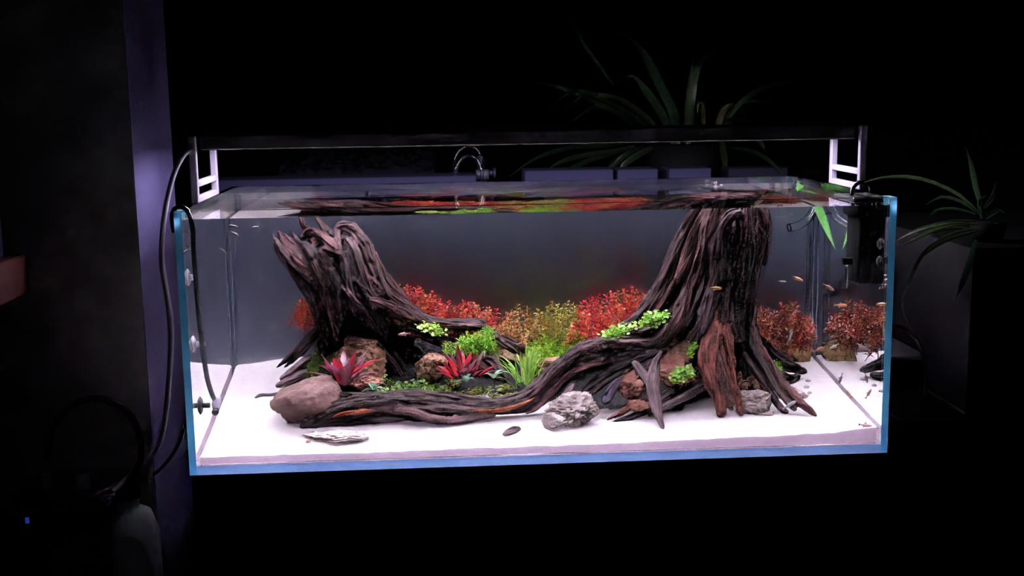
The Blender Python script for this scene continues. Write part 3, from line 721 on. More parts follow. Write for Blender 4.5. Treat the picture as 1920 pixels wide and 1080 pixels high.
def olive(x, v, rs):
    t = min(1, max(0, (x-945)/120)); c = mixc((.36, .13, .045), (.25, .34, .05), t*.8+rs.uniform(-.2, .25)); return mixc(c, (.40, .22, .07), rs.uniform(0, .3))
def green(x, v, rs): return mixc((.17, .37, .03), (.36, .54, .06), rs.random())
def bright(x, v, rs): return mixc((.20, .44, .04), (.36, .60, .09), rs.random())
def lowg(x, v, rs): return mixc((.06, .16, .035), (.24, .36, .07), rs.random()**1.4)
bush('red_stem_bush', 'small red stem plant peeping out left behind the left stump', 'plant', [(556,572),(568,550),(585,556),(600,575)], [(556,590),(600,598)], (.40,.45), 30, ROT, lambda x, v, rs: tuple(k*1.3 for k in red(x, v, rs)), 1, .85, tilt=.4)
bush('red_stem_bush', 'long red stem bush along the root right of the left stump', 'plant', [(738,540),(752,534),(772,526),(790,532),(808,540),(830,552),(850,568),(880,552),(900,568),(925,574),(938,590)], [(738,552),(800,600),(850,606),(938,625)], (.42,.475), 84, ROT, red, 2)
bush('orange_stem_bush', 'orange and olive stem bush in the middle of the back', 'plant', [(930,600),(945,585),(965,572),(985,566),(1005,580),(1020,566),(1045,560),(1062,556),(1080,565),(1092,580)], [(930,625),(1000,635),(1092,625)], (.39,.475), 84, ROT, olive, 3)
bush('red_stem_bush', 'bright red stem bush left of the right stump', 'plant', [(1070,600),(1085,570),(1100,552),(1125,548),(1150,545),(1175,545),(1190,530),(1200,544),(1225,545)], [(1070,618),(1110,640),(1160,612),(1225,575)], (.35,.47), 92, ROT, red, 4)
bush('dark_red_stem_bush', 'dark wine red stem bush right of the right stump', 'plant', [(1412,580),(1430,566),(1445,575),(1470,566),(1490,560),(1505,590),(1522,590)], [(1412,640),(1470,648),(1522,618)], (.39,.48), 64, ROT, darkred, 5, tilt=.8)
bush('green_stem_bush', 'lime green stem bush in front of the orange bush', 'plant', [(990,646),(1010,630),(1035,622),(1060,622),(1078,615),(1096,628)], [(990,672),(1040,682),(1096,645)], (.32,.40), 70, ROT, green, 6, .9)
bush('needle_plant', 'bright green needle leaf plant on the root above the red-leaved plant', 'plant', [(862,628),(880,622),(900,620),(918,626)], [(862,642),(890,648),(918,640)], (.34,.37), 22, NEED, bright, 7)
bush('needle_plant', 'single bright needle leaf sprig at the bend of the root', 'plant', [(908,612),(918,606),(926,610)], [(908,626),(926,626)], (.37,.38), 6, NEED, bright, 8, .9)
bush('needle_plant', 'small bright needle leaf sprig behind the top of the red-leaved plant', 'plant', [(834,642),(845,640),(868,645)], [(834,648),(868,652)], (.335,.35), 8, NEED, bright, 9, .7)
bush('moss_plant', 'olive green feathery moss growing up the side of the left stump', 'plant', [(574,690),(582,665),(590,645),(600,650),(606,680)], [(574,705),(606,705)], (.315,.35), 42, NEED, lambda x, v, rs: mixc((.05, .10, .02), (.16, .26, .04), rs.random()), 10, .8)
bush('moss_plant', 'small green moss sprig on the dark root end at the right', 'plant', [(1442,680),(1452,672),(1464,678)], [(1442,694),(1464,694)], (.27,.29), 12, NEED, lambda x, v, rs: mixc((.10, .26, .03), (.22, .45, .06), rs.random()), 11, .7)
for i, (c, bs, ys, n, lab) in enumerate([
  ([(700,720),(712,710),(724,702),(738,708)], [(700,736),(738,736)], (.255,.30), 26, 'low dark green creeping plant nearest the red stone'),
  ([(736,718),(748,710),(762,708),(775,714)], [(736,738),(775,738)], (.25,.30), 28, 'low leafy green plant in the middle of the carpet'),
  ([(772,718),(784,704),(796,706),(815,714),(830,722)], [(772,738),(830,738)], (.25,.31), 30, 'low green plant beside the knobbly rock')]):
    bush('creeping_plant', lab, 'plant', c, bs, ys, n, LOWS, lowg, 20+i, 1.0)

def leafy(name, label, px, py, y, leaves, width, tints, seed, length, cat='plant', up=.55, shape=None, nseg=7, leafname='leaf', curl=.35, spread=(.0, .012)):
    """rosette of separate large leaves; the mesh of each leaf is its own part"""
    rs = random.Random(seed); o0 = W(px, py, y); root = thing(name, o0, label, cat)
    for i in range(leaves):
        a = i*2.399+rs.uniform(-.3, .3); el = rs.uniform(up-.5, up+.55); l = length*rs.uniform(.7, 1.15)
        d = Vector((math.cos(a)*math.cos(el), math.sin(a)*math.cos(el), math.sin(el))); h = Vector((math.cos(a), math.sin(a), 0))
        p0 = h*rs.uniform(*spread)+Vector((0, 0, rs.uniform(0, .35)*l)); mb = MB(); t = rs.choice(tints); t = tuple(k*rs.uniform(.8, 1.2) for k in t)
        ribbon(mb, arc(p0, p0+d*l*.55+Vector((0, 0, l*.12)), p0+d*l-Vector((0, 0, curl*l*rs.uniform(.2, 1))), nseg), width*rs.uniform(.75, 1.15), None, .22, 0, (*t, 1), shape)
        lf = mb.build(leafname, M['leaf_t'], root)
    return root
LANCE = lambda s: max(.04, math.sin(PI*min(1, .12+s*.92)**.85))
WINE = [(.42, .02, .045), (.60, .03, .05), (.30, .09, .13), (.24, .035, .06), (.38, .17, .20)]
leafy('red_leaf_plant', 'wine red broad-leaved plant behind the large smooth rock', 644, 722, .225, 38, .014, [(.26,.10,.14),(.20,.05,.09),(.42,.015,.04),(.28,.14,.18),(.17,.04,.07)], 31, .052, up=.85, shape=LANCE, curl=.1, spread=(0, .03))
leafy('red_leaf_plant', 'larger crimson broad-leaved plant in the centre of the planting', 868, 712, .27, 38, .012, [(.42,.012,.03),(.30,.015,.04),(.20,.02,.035),(.26,.11,.14),(.13,.015,.025)], 32, .052, up=.8, shape=LANCE, curl=.05, spread=(0, .034))
for px, py, y, n, sd, lab in [(701,733,.25,6,41,'pale mint rosette beside the long root at the left end of the carpet'), (874,716,.24,7,42,'pale mint rosette under the crimson plant, left of two'), (926,711,.25,7,43,'pale mint rosette under the crimson plant, right of two')]:
    leafy('mint_rosette', lab, px, py, y, n, .0115, [(.22,.40,.27),(.34,.52,.38)], sd, .021, up=.45, shape=LANCE, nseg=5, spread=(0, .003), curl=.2)
leafy('grass_plant', 'tuft of long bright green grass blades in front of the lime bush', 988, 728, .26, 60, .0040, [(.22,.42,.05),(.32,.52,.10),(.14,.30,.035)], 51, .066, up=1.05, shape=lambda s: 1 if s < .75 else max(.1, 4*(1-s)), curl=.25, spread=(0, .026), leafname='blade')
def clump(name, label, px, py, y, w_, h_, n, seed, slope=0, col=((.20,.46,.04),(.36,.62,.10)), r=.0033, cat='plant'):
    """cushion of tiny round leaves"""
    rs = random.Random(seed); o0 = W(px, py, y); k = MPX(y); mb = MB()
    for i in range(n):
        u, v = rs.gauss(0, .36), rs.gauss(0, .36)
        if u*u+v*v > .8: continue
        q = W(px+u*w_/1.3, py+v*h_/1.3+slope*u*w_, y+rs.uniform(-.008, .006)-.010*(v+.3))-o0
        a = rs.uniform(0, 2*PI); nrm = Vector((rs.gauss(0, .6), rs.gauss(-.3, .6), 1)).normalized(); s = nrm.orthogonal().normalized(); b = nrm.cross(s); rr = r*rs.uniform(.7, 1.25)
        c = mixc(col[0], col[1], rs.random())
        mb.add([q+(s*math.cos(a+j*PI/3)+b*math.sin(a+j*PI/3))*rr for j in range(6)]+[q-nrm*rr*.3], [(j, (j+1) % 6, 6) for j in range(6)], t=[(*c, 1)]*7)
    o = mb.build(name, M['leaf_t']); o.location = o0; return props(o, label, cat)
clump('pearlweed_clump', 'bright green round-leaved cushion highest on the right stump', 1224, 598, .178, 50, 26, 230, 61, -.22)
clump('pearlweed_clump', 'bright green round-leaved cushion beside the red bush on the arching root', 1158, 620, .18, 56, 20, 210, 62, -.22)
clump('pearlweed_clump', 'bright green cushion hanging down beside the red-brown buttress root', 1304, 640, .185, 26, 46, 190, 63, -.5)
clump('pearlweed_clump', 'bright green cushion lowest on the right stump, above the crossing roots', 1279, 700, .15, 40, 26, 220, 64, -.22, ((.14,.36,.04),(.28,.52,.07)))
clump('pearlweed_clump', 'bright lime cushion on the root of the left stump', 810, 616, .325, 46, 20, 170, 65, .12, ((.30,.50,.06),(.44,.62,.15)))
for i, (px, py, w_, h_, lab) in enumerate([(835,728,26,12,'yellow green moss tuft beside the left end of the mint rosettes'), (862,742,26,14,'yellow green moss tuft on the soil just behind the long root'), (888,752,24,12,'yellow green moss tuft touching the long root'),
     (905,732,30,14,'yellow green moss tuft below the two mint rosettes'), (930,745,24,12,'yellow green moss tuft beside a white rootlet'), (945,728,24,12,'yellow green moss tuft nearest the grass tuft'), (960,742,26,12,'yellow green moss tuft right of the white rootlet'), (850,716,24,12,'yellow green moss tuft left of the mint rosettes'), (880,738,28,14,'yellow green moss tuft under the left mint rosette')]):
    gp = G(px, py, soil_z); clump('moss_tuft', lab, px, py, gp.y-.004, w_, h_, 150, 70+i, 0, ((.10,.14,.02),(.26,.30,.045)), .0024, 'moss')
rl = W(911, 742, .235); tb = MB(); tube(tb, [(W(907,749,.225), .0008), (W(910,742,.23), .0009), (W(917,735,.24), .0007)], 6, 0, .004)
props(tb.build('rootlet', M['clear'], None, True, rl), 'white curved rootlet sticking out of the dark soil', 'root')

# ------------------------------------------------------------------ fish
FB = thin('fish_body', (.5, .3, .1), (.5, .3, .1), .25, .12, color_from=True)
def fish(px, py, y, ang, len_px, col, label, group=None, yaw=0, name='fish', dark=None):
    """small slender tetra: body with eye, tail fork, dorsal and belly fins"""
    y = min(y, G(px, py).y-.012); c = W(px, py, y); L_ = len_px*MPX(y); t = thing(name, c, label, 'fish', group)
    mb = MB(); prof = [(-.5, .03), (-.44, .05), (-.3, .10), (-.1, .155), (.1, .175), (.28, .15), (.40, .10), (.47, .05), (.5, .01)]
    vs = []; fs = []; S = 10
    for x, r in prof:
        for k in range(S):
            a = 2*PI*k/S; vs.append((x*L_*.86+.07*L_, math.cos(a)*r*L_*.42, math.sin(a)*r*L_*.72))
    for i in range(len(prof)-1):
        for k in range(S): fs.append((i*S+k, i*S+(k+1)%S, (i+1)*S+(k+1)%S, (i+1)*S+k))
    fs.append(tuple(range(S-1, -1, -1))); fs.append(tuple((len(prof)-1)*S+k for k in range(S)))
    b = mb.add(vs, fs).build('body', FB, t); b.color = (*col, 1)
    def fin(nm, pts, c_):
        m_ = MB(); n_ = len(pts); th = .004*L_
        m_.add([(p[0]*L_, -th, p[1]*L_) for p in pts]+[(p[0]*L_, th, p[1]*L_) for p in pts], [tuple(range(n_)), tuple(range(2*n_-1, n_-1, -1))]+[(k, n_+k, n_+(k+1) % n_, (k+1) % n_) for k in range(n_)])
        o = m_.build(nm, FB, t, False); o.color = (*c_, 1); return o
    fc = dark or tuple(k*1.15 for k in col)
    fin('tail_fin', [(-.34, .02), (-.52, .11), (-.46, 0), (-.52, -.11), (-.34, -.02)], fc)
    fin('dorsal_fin', [(.08, .13), (-.02, .22), (-.10, .12)], fc); fin('belly_fin', [(.0, -.13), (-.12, -.19), (-.16, -.10)], fc)
    for s in (-1, 1):
        e = MB(); disc(e, (.41*L_, s*.040*L_, .02*L_), (0, s, 0), .022*L_, .006*L_, 8); e.build('eye', M['black_gloss'], t)
    t.rotation_euler = (0, math.radians(ang), math.radians(yaw)); return t
AMB, SIL, PNK, GRY = (.36, .17, .06), (.34, .34, .32), (.44, .15, .10), (.20, .19, .17)
fish(1341, 540, .165, 5, 26, (.50, .28, .06), 'amber fish in front of the right trunk')
fish(1466, 528, .36, 8, 18, SIL, 'small silver fish highest right of the stump')
fish(1495, 522, .32, 28, 26, AMB, 'orange fish nose down above the dark red bush, left of two near the corner')
fish(1553, 538, .20, 32, 26, AMB, 'orange fish nose down in front of the back right corner')
fish(1576, 572, .16, 2, 26, (.72, .40, .14), 'pale orange fish swimming level in the right corner')
fish(1534, 655, .30, -28, 22, PNK, 'pink fish swimming up over the sand in the right corner')
fish(1480, 632, .33, -72, 34, GRY, 'grey fish pointing up in front of the dark red bush')
fish(1437, 776, .13, 4, 30, (.34, .22, .20), 'brown fish low over the sand below the layered rock')
fish(1480, 759, .125, -30, 32, (.22, .21, .23), 'silver fish gliding across the tip of the rightmost root')
fish(1622, 797, .045, 8, 28, (.62, .34, .36), 'small pink fish with a dark tail on the sand near the right front corner', dark=(.05, .02, .03))
fish(758, 626, .27, 6, 24, (.55, .20, .20), 'reddish silver fish in front of the cave of the left stump', yaw=180)
for i, (px, py, y, a, l, lab) in enumerate([(438, 424, .25, -10, 22, 'thin pale fish uppermost near the left back corner'), (438, 437, .25, 30, 20, 'thin pale fish just below the uppermost one at the left'),
      (480, 426, .25, 4, 18, 'thin pale fish at the left, nearest the splintered crown'), (418, 470, .22, 40, 20, 'thin pale fish alone in the middle of the left background'),
      (354, 434, .06, 6, 18, 'thin pale fish just under the surface beside the left glass'), (354, 466, .06, -35, 22, 'curved thin pale fish beside the left glass, tail up')]):
    fish(px, py, y, a, l, (.075, .07, .045), lab, None, 0 if i % 2 else 180)
def mirror_fish(px, py, y, ang, l, col, lab):   # seen in the photo as a reflection in the right pane
    p = W(px, py, y); t = fish(px, py, y, ang, l, col, lab); t.location = (2*IX-p.x, p.y, p.z); t.rotation_euler = (0, -math.radians(ang), PI); return t
for px, py, y, a, l, c, lab in [(1628, 738, .16, 60, 22, (.42,.18,.08), 'orange fish by the right roots, nose down'),
      (1624, 708, .20, -75, 22, (.12,.08,.08), 'dark slim fish behind the rightmost root'), (1614, 648, .25, -30, 22, SIL, 'silver fish before the dark red bush, tilted up')]:
    mirror_fish(px, py, y, a, l, c, lab)

# ------------------------------------------------------------------ equipment in the tank
t = thing('air_line', W(405, 765, .2), 'black air line with suction cups running down the left glass to a glass diffuser', 'hose')
def cp(px, py, y): return W(px, py, y)
TP = [(361,425,.018),(363,470,.0185),(367,520,.021),(372,580,.03),(379,645,.04),(387,700,.055),(396,735,.066),(404,752,.078)]
pts = [(Vector((-.606, .022, .41)), .0042), (Vector((-.607, .022, .440)), .0042), (Vector((-.597, .022, .452)), .0042), (Vector((-.582, .020, .446)), .0042)]+[(cp(*p), .0042) for p in TP]
part(tube(MB(), pts, 10, 0, .008), 'tube', M['black_gloss'], t)
for px, py, y, m in [(352,520,.028,'clear'), (366,645,.042,'clear')]:
    z = cp(px, py, y).z; c = Vector((-IX+.0006, y, z)); b = MB(); disc(b, c, (1, 0, 0), .0145, .003, 20, 0, .010); disc(b, c+Vector((.003, 0, 0)), (1, 0, 0), .005, .005, 12)
    e = cp(px+14, py, y); disc(b, c+Vector((.008, 0, 0)), (1, 0, 0), .0035, max(.004, e.x-c.x-.004), 10)
    part(b, 'suction_cup', M[m], t)
z = cp(380, 760, .078).z; c = Vector((-IX+.0006, .078, z)); b = MB(); disc(b, c, (1, 0, 0), .016, .003, 20, 0, .011); disc(b, c+Vector((.003, 0, 0)), (1, 0, 0), .0045, .013, 12)
part(b, 'suction_cup', M['grey_cup'], t)['label'] = 'smoky grey suction cup'
b = MB(); q0 = cp(409, 744, .078); q1 = cp(404, 768, .077)
tube(b, [(q0, .006), (q0*.7+q1*.3, .0085), (q0*.35+q1*.65, .0085), (q1, .005)], 14, 0, .003); part(b, 'diffuser', M['clear'], t)['label'] = 'white glass diffuser'
b = MB(); c = cp(404, 772, .074); disc(b, c-Vector((0, .004, 0)), (0, 1, 0), .006, .008, 14); part(b, 'knob', M['black_gloss'], t)
# glass outflow pipe hooked over the back right corner
t = thing('outflow_pipe', (.52, .48, .43), 'clear glass outflow pipe hooked over the back right corner', 'pipe')
pp = [(W(1478,427,.46), .0085), (W(1496,423,.465), .0085), (W(1512,413,.47), .0085), (W(1523,399,.475), .0085)]
top = pp[-1][0]
pp += [(Vector((top.x+.008, .48, .405)), .0085), (Vector((top.x+.010, .483, .43)), .0085), (A(1497,352,.49), .0085), (A(1499,336,.495), .0085), (A(1512,325,.51), .0085), (A(1528,322,.53), .0085), (A(1543,327,.55), .0085), (A(1552,340,.56), .0085)]
e = pp[-1][0]; pp += [(e+Vector((.002, .003, -.03)), .0085), (e+Vector((.002, .003, -.10)), .0085)]
part(hollow(MB(), pp, .0013), 'glass_tube', M['tube_glass'], t)
t = thing('intake_pipe', W(1514, 645, .50), 'clear vertical glass intake pipe with slotted end in the back right corner', 'pipe')
a0, a1 = W(1521, 400, .50), W(1513, 640, .50)
part(hollow(MB(), [(a0, .0065), ((a0+a1)/2, .0065), (a1, .0065)], .0012), 'glass_tube', M['tube_glass'], t)
for i in range(9):
    f = (525+i*8-400)/240; c = a0.lerp(a1, f); b = MB()
    for s in (-1, 1): disc(b, c+Vector((s*.0034, -.0068, 0)), (0, -1, 0), .0012, .0006, 6)
    part(b, 'slot', M['black'], t)
b = MB(); disc(b, a1+Vector((0, 0, -.003)), (0, 0, -1), .008, .009, 16); part(b, 'end_cap', M['black_gloss'], t)
# black filter hooked on the right pane
t = thing('hang_on_filter', (IX-.01, .15, .30), 'black box-shaped internal filter hooked over the right pane', 'filter')
z0 = W(1608, 527, .15).z
b = MB(); box(b, (IX-.024, .105, z0), (IX-.001, .190, .424), 0, .003); part(b, 'housing', M['black'], t)
b = MB(); box(b, (IX-.030, .095, .405), (IX-.001, .200, .437), 0, .003); part(b, 'rim_tray', M['black'], t)
b = MB(); tube(b, [(Vector((.570, .14, .425)), .004), (Vector((.574, .14, .452)), .004), (Vector((.590, .14, .462)), .004), (Vector((.606, .14, .452)), .004), (Vector((.606, .14, .40)), .004)], 10, 0, .006); part(b, 'hook', M['black_gloss'], t)
c = W(1586, 489, .15); b = MB(); box(b, (c.x-.008, .14, c.z-.006), (IX-.0235, .156, c.z+.006), 0, .001); part(b, 'nozzle', M['black'], t)
b = MB(); tube(b, [(c+Vector((.001, -.003, -.006)), .003), (c+Vector((.001, -.003, -.05)), .003)], 8); part(b, 'outlet_tube', M['tube_glass'], t)
for i, (px, py) in enumerate([(1653,457), (1654,490)]):
    z = W(px, py, .05).z; b = MB(); disc(b, (IX-.001, .05, z), (-1, 0, 0), .010, .004, 16, 0, .006); part(b, 'suction_cup', M['grey_cup'], t)
# suction cup left on the back pane just at the surface
b = MB(); c = Vector((A(1342, 358, .49).x, IY1-.035, WL-.001)); disc(b, (0, 0, 0), (0, 0, 1), .009, .004, 20, 0, .005); disc(b, (0, 0, .004), (0, 0, 1), .003, .006, 10); tube(b, [((.008, 0, .003), .001), ((.016, 0, .002), .001)], 6)
o = b.build('suction_cup', M['tube_glass']); o.location = c; props(o, 'tiny clear suction cup floating on the water surface in front of the back rim', 'suction cup')

# ------------------------------------------------------------------ round the tank
# black cabinet below
cab = thing('aquarium_cabinet', (0, .27, -.755), 'black cabinet with plain doors carrying the aquarium', 'cabinet')
part(box(MB(), (-.6, .018, -.755), (.6, .54, -.0012), 0, .002), 'body', M['cabinet'], cab, False)
for i in range(3):
    x0 = -.598+i*.3993; part(box(MB(), (x0, .0, -.74), (x0+.3965, .0175, -.012), 0, .0015), 'door', M['cabinet'], cab, False)

def blades(name, label, cat, base, leaves, tint_a, tint_b, seed, y0, pot=True, wid=.017):
    """arching strap leaves traced one by one; each leaf its own part"""
    rs = random.Random(seed); root = thing(name, base, label, cat)
    for L_ in leaves:
        pts = [A(p[0], p[1], p[2] if len(p) > 2 else y0+rs.uniform(-.03, .03)) for p in L_[1]]
        P, _ = spline([(p, 1) for p in pts], .02); mb = MB(); t = mixc(tint_a, tint_b, rs.random() if L_[0] is None else L_[0]); t = tuple(k*(.24 if y0 > .5 and min(p[1] for p in L_[1]) > 245 else 1) for k in t)  # leaves hanging below the lamp tinted darker, their shade painted in
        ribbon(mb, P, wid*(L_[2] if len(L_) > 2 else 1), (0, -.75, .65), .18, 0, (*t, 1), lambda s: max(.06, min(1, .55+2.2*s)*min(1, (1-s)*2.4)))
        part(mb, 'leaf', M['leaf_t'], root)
    return root
DG, YG = (.04, .13, .07), (.26, .30, .07)
B1 = (1280, 275, .86)
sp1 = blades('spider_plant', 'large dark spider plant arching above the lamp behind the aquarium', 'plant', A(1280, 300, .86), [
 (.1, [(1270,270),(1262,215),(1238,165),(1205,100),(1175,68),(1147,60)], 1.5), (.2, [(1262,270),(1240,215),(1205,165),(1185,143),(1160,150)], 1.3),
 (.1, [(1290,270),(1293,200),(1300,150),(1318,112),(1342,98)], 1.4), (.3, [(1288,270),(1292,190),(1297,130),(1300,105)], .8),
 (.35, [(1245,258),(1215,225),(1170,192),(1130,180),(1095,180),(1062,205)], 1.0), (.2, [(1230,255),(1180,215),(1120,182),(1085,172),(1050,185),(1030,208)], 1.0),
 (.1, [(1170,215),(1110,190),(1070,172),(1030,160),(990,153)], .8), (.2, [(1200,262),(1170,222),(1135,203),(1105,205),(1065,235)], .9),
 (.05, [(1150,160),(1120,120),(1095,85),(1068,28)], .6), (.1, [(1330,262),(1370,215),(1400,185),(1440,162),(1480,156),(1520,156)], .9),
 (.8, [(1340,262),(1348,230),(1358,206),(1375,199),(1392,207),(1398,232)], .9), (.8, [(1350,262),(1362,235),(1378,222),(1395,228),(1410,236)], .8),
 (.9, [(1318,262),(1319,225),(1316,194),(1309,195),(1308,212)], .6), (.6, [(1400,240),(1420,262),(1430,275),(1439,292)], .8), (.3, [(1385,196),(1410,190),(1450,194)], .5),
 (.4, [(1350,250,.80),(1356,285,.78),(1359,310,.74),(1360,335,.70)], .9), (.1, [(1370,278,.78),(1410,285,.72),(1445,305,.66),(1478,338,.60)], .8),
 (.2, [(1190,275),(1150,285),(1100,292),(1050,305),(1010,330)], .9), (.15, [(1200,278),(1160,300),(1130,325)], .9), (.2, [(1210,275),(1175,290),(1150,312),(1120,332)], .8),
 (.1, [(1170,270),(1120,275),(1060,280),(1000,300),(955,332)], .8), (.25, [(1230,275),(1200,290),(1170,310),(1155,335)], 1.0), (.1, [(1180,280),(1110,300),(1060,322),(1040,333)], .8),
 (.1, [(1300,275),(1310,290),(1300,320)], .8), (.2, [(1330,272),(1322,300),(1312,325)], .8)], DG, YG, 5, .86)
pb = MB(); c = A(1280, 330, .90)
disc(pb, Vector((c.x, c.y, .4005)), (0, 0, 1), .075, .10, 24, 0, .10); part(pb, 'pot', M['black'], sp1)
sp2 = blades('spider_plant', 'spider plant drooping from the top of the dark cabinet at the right', 'plant', A(1845, 440, .10), [
 (.5, [(1835,400,.10),(1800,368,.10),(1750,343,.10),(1700,332,.10),(1650,334,.10),(1620,342,.11)], 1.0), (.3, [(1832,398,.10),(1800,378,.10),(1765,370,.10),(1735,385,.08)], .9),
 (.2, [(1830,402,.10),(1790,392,.10),(1755,395,.09),(1738,412,.09)], .8), (.6, [(1830,415,.10),(1790,415,.10),(1740,425,.11),(1700,440,.13),(1680,452,.14)], .8),
 (.6, [(1835,422,.10),(1790,420,.10),(1745,432,.11),(1710,448,.12),(1682,460,.13)], .8), (.4, [(1840,432,.08),(1790,428,.08),(1750,438,.08),(1715,452,.10),(1690,462,.10)], .8),
 (.5, [(1838,430,.08),(1795,435,.07),(1755,455,.06),(1728,480,.06),(1708,520,.06),(1692,560,.06),(1695,590,.06),(1712,625,.06)], .7),
 (.3, [(1838,432,.06),(1790,445,.05),(1755,462,.05),(1730,482,.05)], .8), (.3, [(1838,385,.10),(1828,350,.10),(1820,310,.10),(1811,276,.10)], 1.4),
 (.1, [(1830,450,.0),(1818,490,0),(1805,530,0),(1792,560,0)], 1.2), (.1, [(1845,390,.10),(1860,370,.10),(1868,340,.10)], .9), (.1, [(1848,410,.10),(1870,395,.10),(1885,400,.10)], .9),
 (.15, [(1850,430,.10),(1868,420,.10),(1880,440,.08)], .9), (.1, [(1840,410,.10),(1835,380,.10),(1850,365,.10)], .9)], DG, (.20, .26, .10), 6, .1, wid=.0085)
pb = MB(); c = A(1850, 470, .12); disc(pb, Vector((c.x, c.y, .3535)), (0, 0, 1), .026, .032, 20, 0, .032); part(pb, 'pot', M['black'], sp2)
# spider-plant leaves that have grown down into the tank
lf = thing('trailing_leaf', W(1535, 388, .42), 'bright green strap leaf dipping through the water at the right corner', 'leaf')
mb = MB(); P, _ = spline([(A(1500, 345, .42), 1), (W(1527, 372, .36), 1), (W(1538, 400, .352), 1), (W(1552, 435, .345), 1), (W(1566, 468, .338), 1)], .01)
ribbon(mb, P, .016, (0, -1, .2), .12, 0, (.14, .42, .10, 1), lambda s: max(.05, min(1, (1-s)*3.0))); part(mb, 'blade', M['leaf_t'], lf)

# pale boxes behind the rim, standing on a low dark counter
props(box(MB(), (-.69, .56, -.756), (.745, 1.25, .400), 0, .002).build('counter', M['cabinet'], None, False, (0, .9, -.756)), 'black counter behind the aquarium under the pale troughs', 'counter')
def ledge(x0, x1, ytop, ybot, y, d, name, label, cat, m, group=None):
    a = A(x0, ybot, y); b = A(x1, ytop, y); zt = (A(x0, ytop, y).z+b.z)/2; zb = .4005
    mb = MB(); box(mb, (a.x, y, zb), (b.x, y+d, zt), 0, .002); o = mb.build(name, m, None, False, ((a.x+b.x)/2, y+d/2, zb)); return props(o, label, cat, group)
ledge(398, 893, 334, 342, .62, .12, 'pale_tray', 'long pale violet lit tray edge behind the back rim at the left', 'tray', M['white'])
for i, (x0, x1, lab) in enumerate([(984, 1150, 'pale trough with leaf shadows behind the back rim, first right of the glass hoops'), (1158, 1234, 'pale trough behind the back rim, second right of the glass hoops'), (1255, 1334, 'pale trough behind the back rim, third right of the glass hoops')]):
    ledge(x0, x1, 319-i*1.5, 338, .62, .10, 'trough', lab, 'trough', M['white'])
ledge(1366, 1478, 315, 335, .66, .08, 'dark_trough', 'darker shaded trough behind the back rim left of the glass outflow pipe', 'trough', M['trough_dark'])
# glass hoops and a valve behind the rim
for x0, x1, yt, yb, y, lab in [(853, 905, 274, 335, .72, 'clear glass pipe hoop behind the back rim, farther and taller one'), (855, 903, 291, 338, .65, 'clear glass pipe hoop behind the back rim, nearer and lower one')]:
    p = [(A(x0, yb, y), .0042), (A(x0, yt+26, y), .0042), (A(x0+9, yt+8, y), .0042), (A((x0+x1)/2, yt, y), .0042), (A(x1-9, yt+8, y), .0042), (A(x1, yt+28, y), .0042), (A(x1, yb, y), .0042)]; p = [(Vector((p[0][0].x, y, .401)), .0042)]+p+[(Vector((p[-1][0].x, y, .401)), .0042)]
    props(hollow(MB(), p, .0010).build('glass_hoop', M['tube_glass'], None, True, p[0][0]), lab, 'pipe')
vt = thing('hose_valve', A(905, 335, .70), 'dark violet hose valve beside the glass hoops', 'valve')
c = A(905, 326, .70); part(box(MB(), (c.x-.016, .69, c.z-.012), (c.x+.014, .71, c.z+.010), 0, .002), 'valve_body', M['violet_dark'], vt)
b = MB(); disc(b, c+Vector((.014, 0, .002)), (1, 0, 0), .006, .010, 12); part(b, 'hose_tail', M['violet_dark'], vt)
b = MB(); disc(b, (c.x, c.y, .4005), (0, 0, 1), .009, c.z-.010-.4005, 12); part(b, 'post', M['black'], vt)
b = MB(); disc(b, c+Vector((.024, 0, .002)), (1, 0, 0), .011, .005, 14); part(b, 'hand_wheel', M['violet_dark'], vt)
b = MB(); disc(b, c+Vector((-.006, 0, .010)), (0, 0, 1), .005, .03, 10); part(b, 'spindle', M['violet_dark'], vt)
# crumpled dark sheet, added to catch glints like a water surface behind
b = MB(); vs = []; fs = []; a0 = A(500, 333, .80); a1 = A(835, 322, .80)
for j in range(41):
    for i in range(121):
        x = a0.x+(a1.x-a0.x)*i/120; y = .76+.30*j/40; en = min(1, i/8, (120-i)/8)*min(1, j/5, (40-j)/5); vs.append((x, y, .402+en*(.050+.05*j/40)+en*(.014*noise.noise(Vector((x*22, y*22, 3)))+.011*noise.noise(Vector((x*60, y*60, 8)))+.004*noise.noise(Vector((x*150, y*150, 8))))))
for j in range(40):
    for i in range(120): q = j*121+i; fs.append((q, q+1, q+122, q+121))
fl = mat('wrinkled_glint_sheet', (.012, .012, .02), .07, spec=1.0)
props(b.add(vs, fs).build('glint_sheet', fl, None, True, (vs[0][0], .76, .455)), 'crumpled shiny dark sheet added for glints behind the pale tray', 'film')

# dark cabinet box at the right with its counter
mt_side = mat('side_panel', (.022, .021, .026), .8, spec=.2)
c0 = A(1815, 783, .03)
sb = thing('side_cabinet', (1.1, .25, .0555), 'dark grey box cabinet standing right of the aquarium', 'cabinet')
part(box(MB(), (.752, .030, .0565), (1.5, .62, .352), 0, .001), 'body', M['cabinet'], sb, False)
part(box(MB(), (.7505, .0305, .060), (.7518, .6195, .351)), 'side_panel', mt_side, sb, False)
part(box(MB(), (.7485, .0305, .0560), (.7505, .6195, .0595)), 'edge_strip', M['clear'], sb, False)
props(box(MB(), (.625, .0, -.756), (1.5, .7, .0550), 0, .002).build('counter', M['cabinet'], None, False, (1.05, .35, -.756)), 'black counter right of the aquarium cabinet', 'counter')
tp = A(1722, 652, .20); sl = thing('flat_case', (.69, .33, .0555), 'flat dark case with a violet lit edge standing beside the right pane', 'case')
z1 = A(1700, 640, .30).z
part(box(MB(), (.640, .20, .0556), (.735, .42, z1-.012), 0, .002), 'base', M['black'], sl, False)
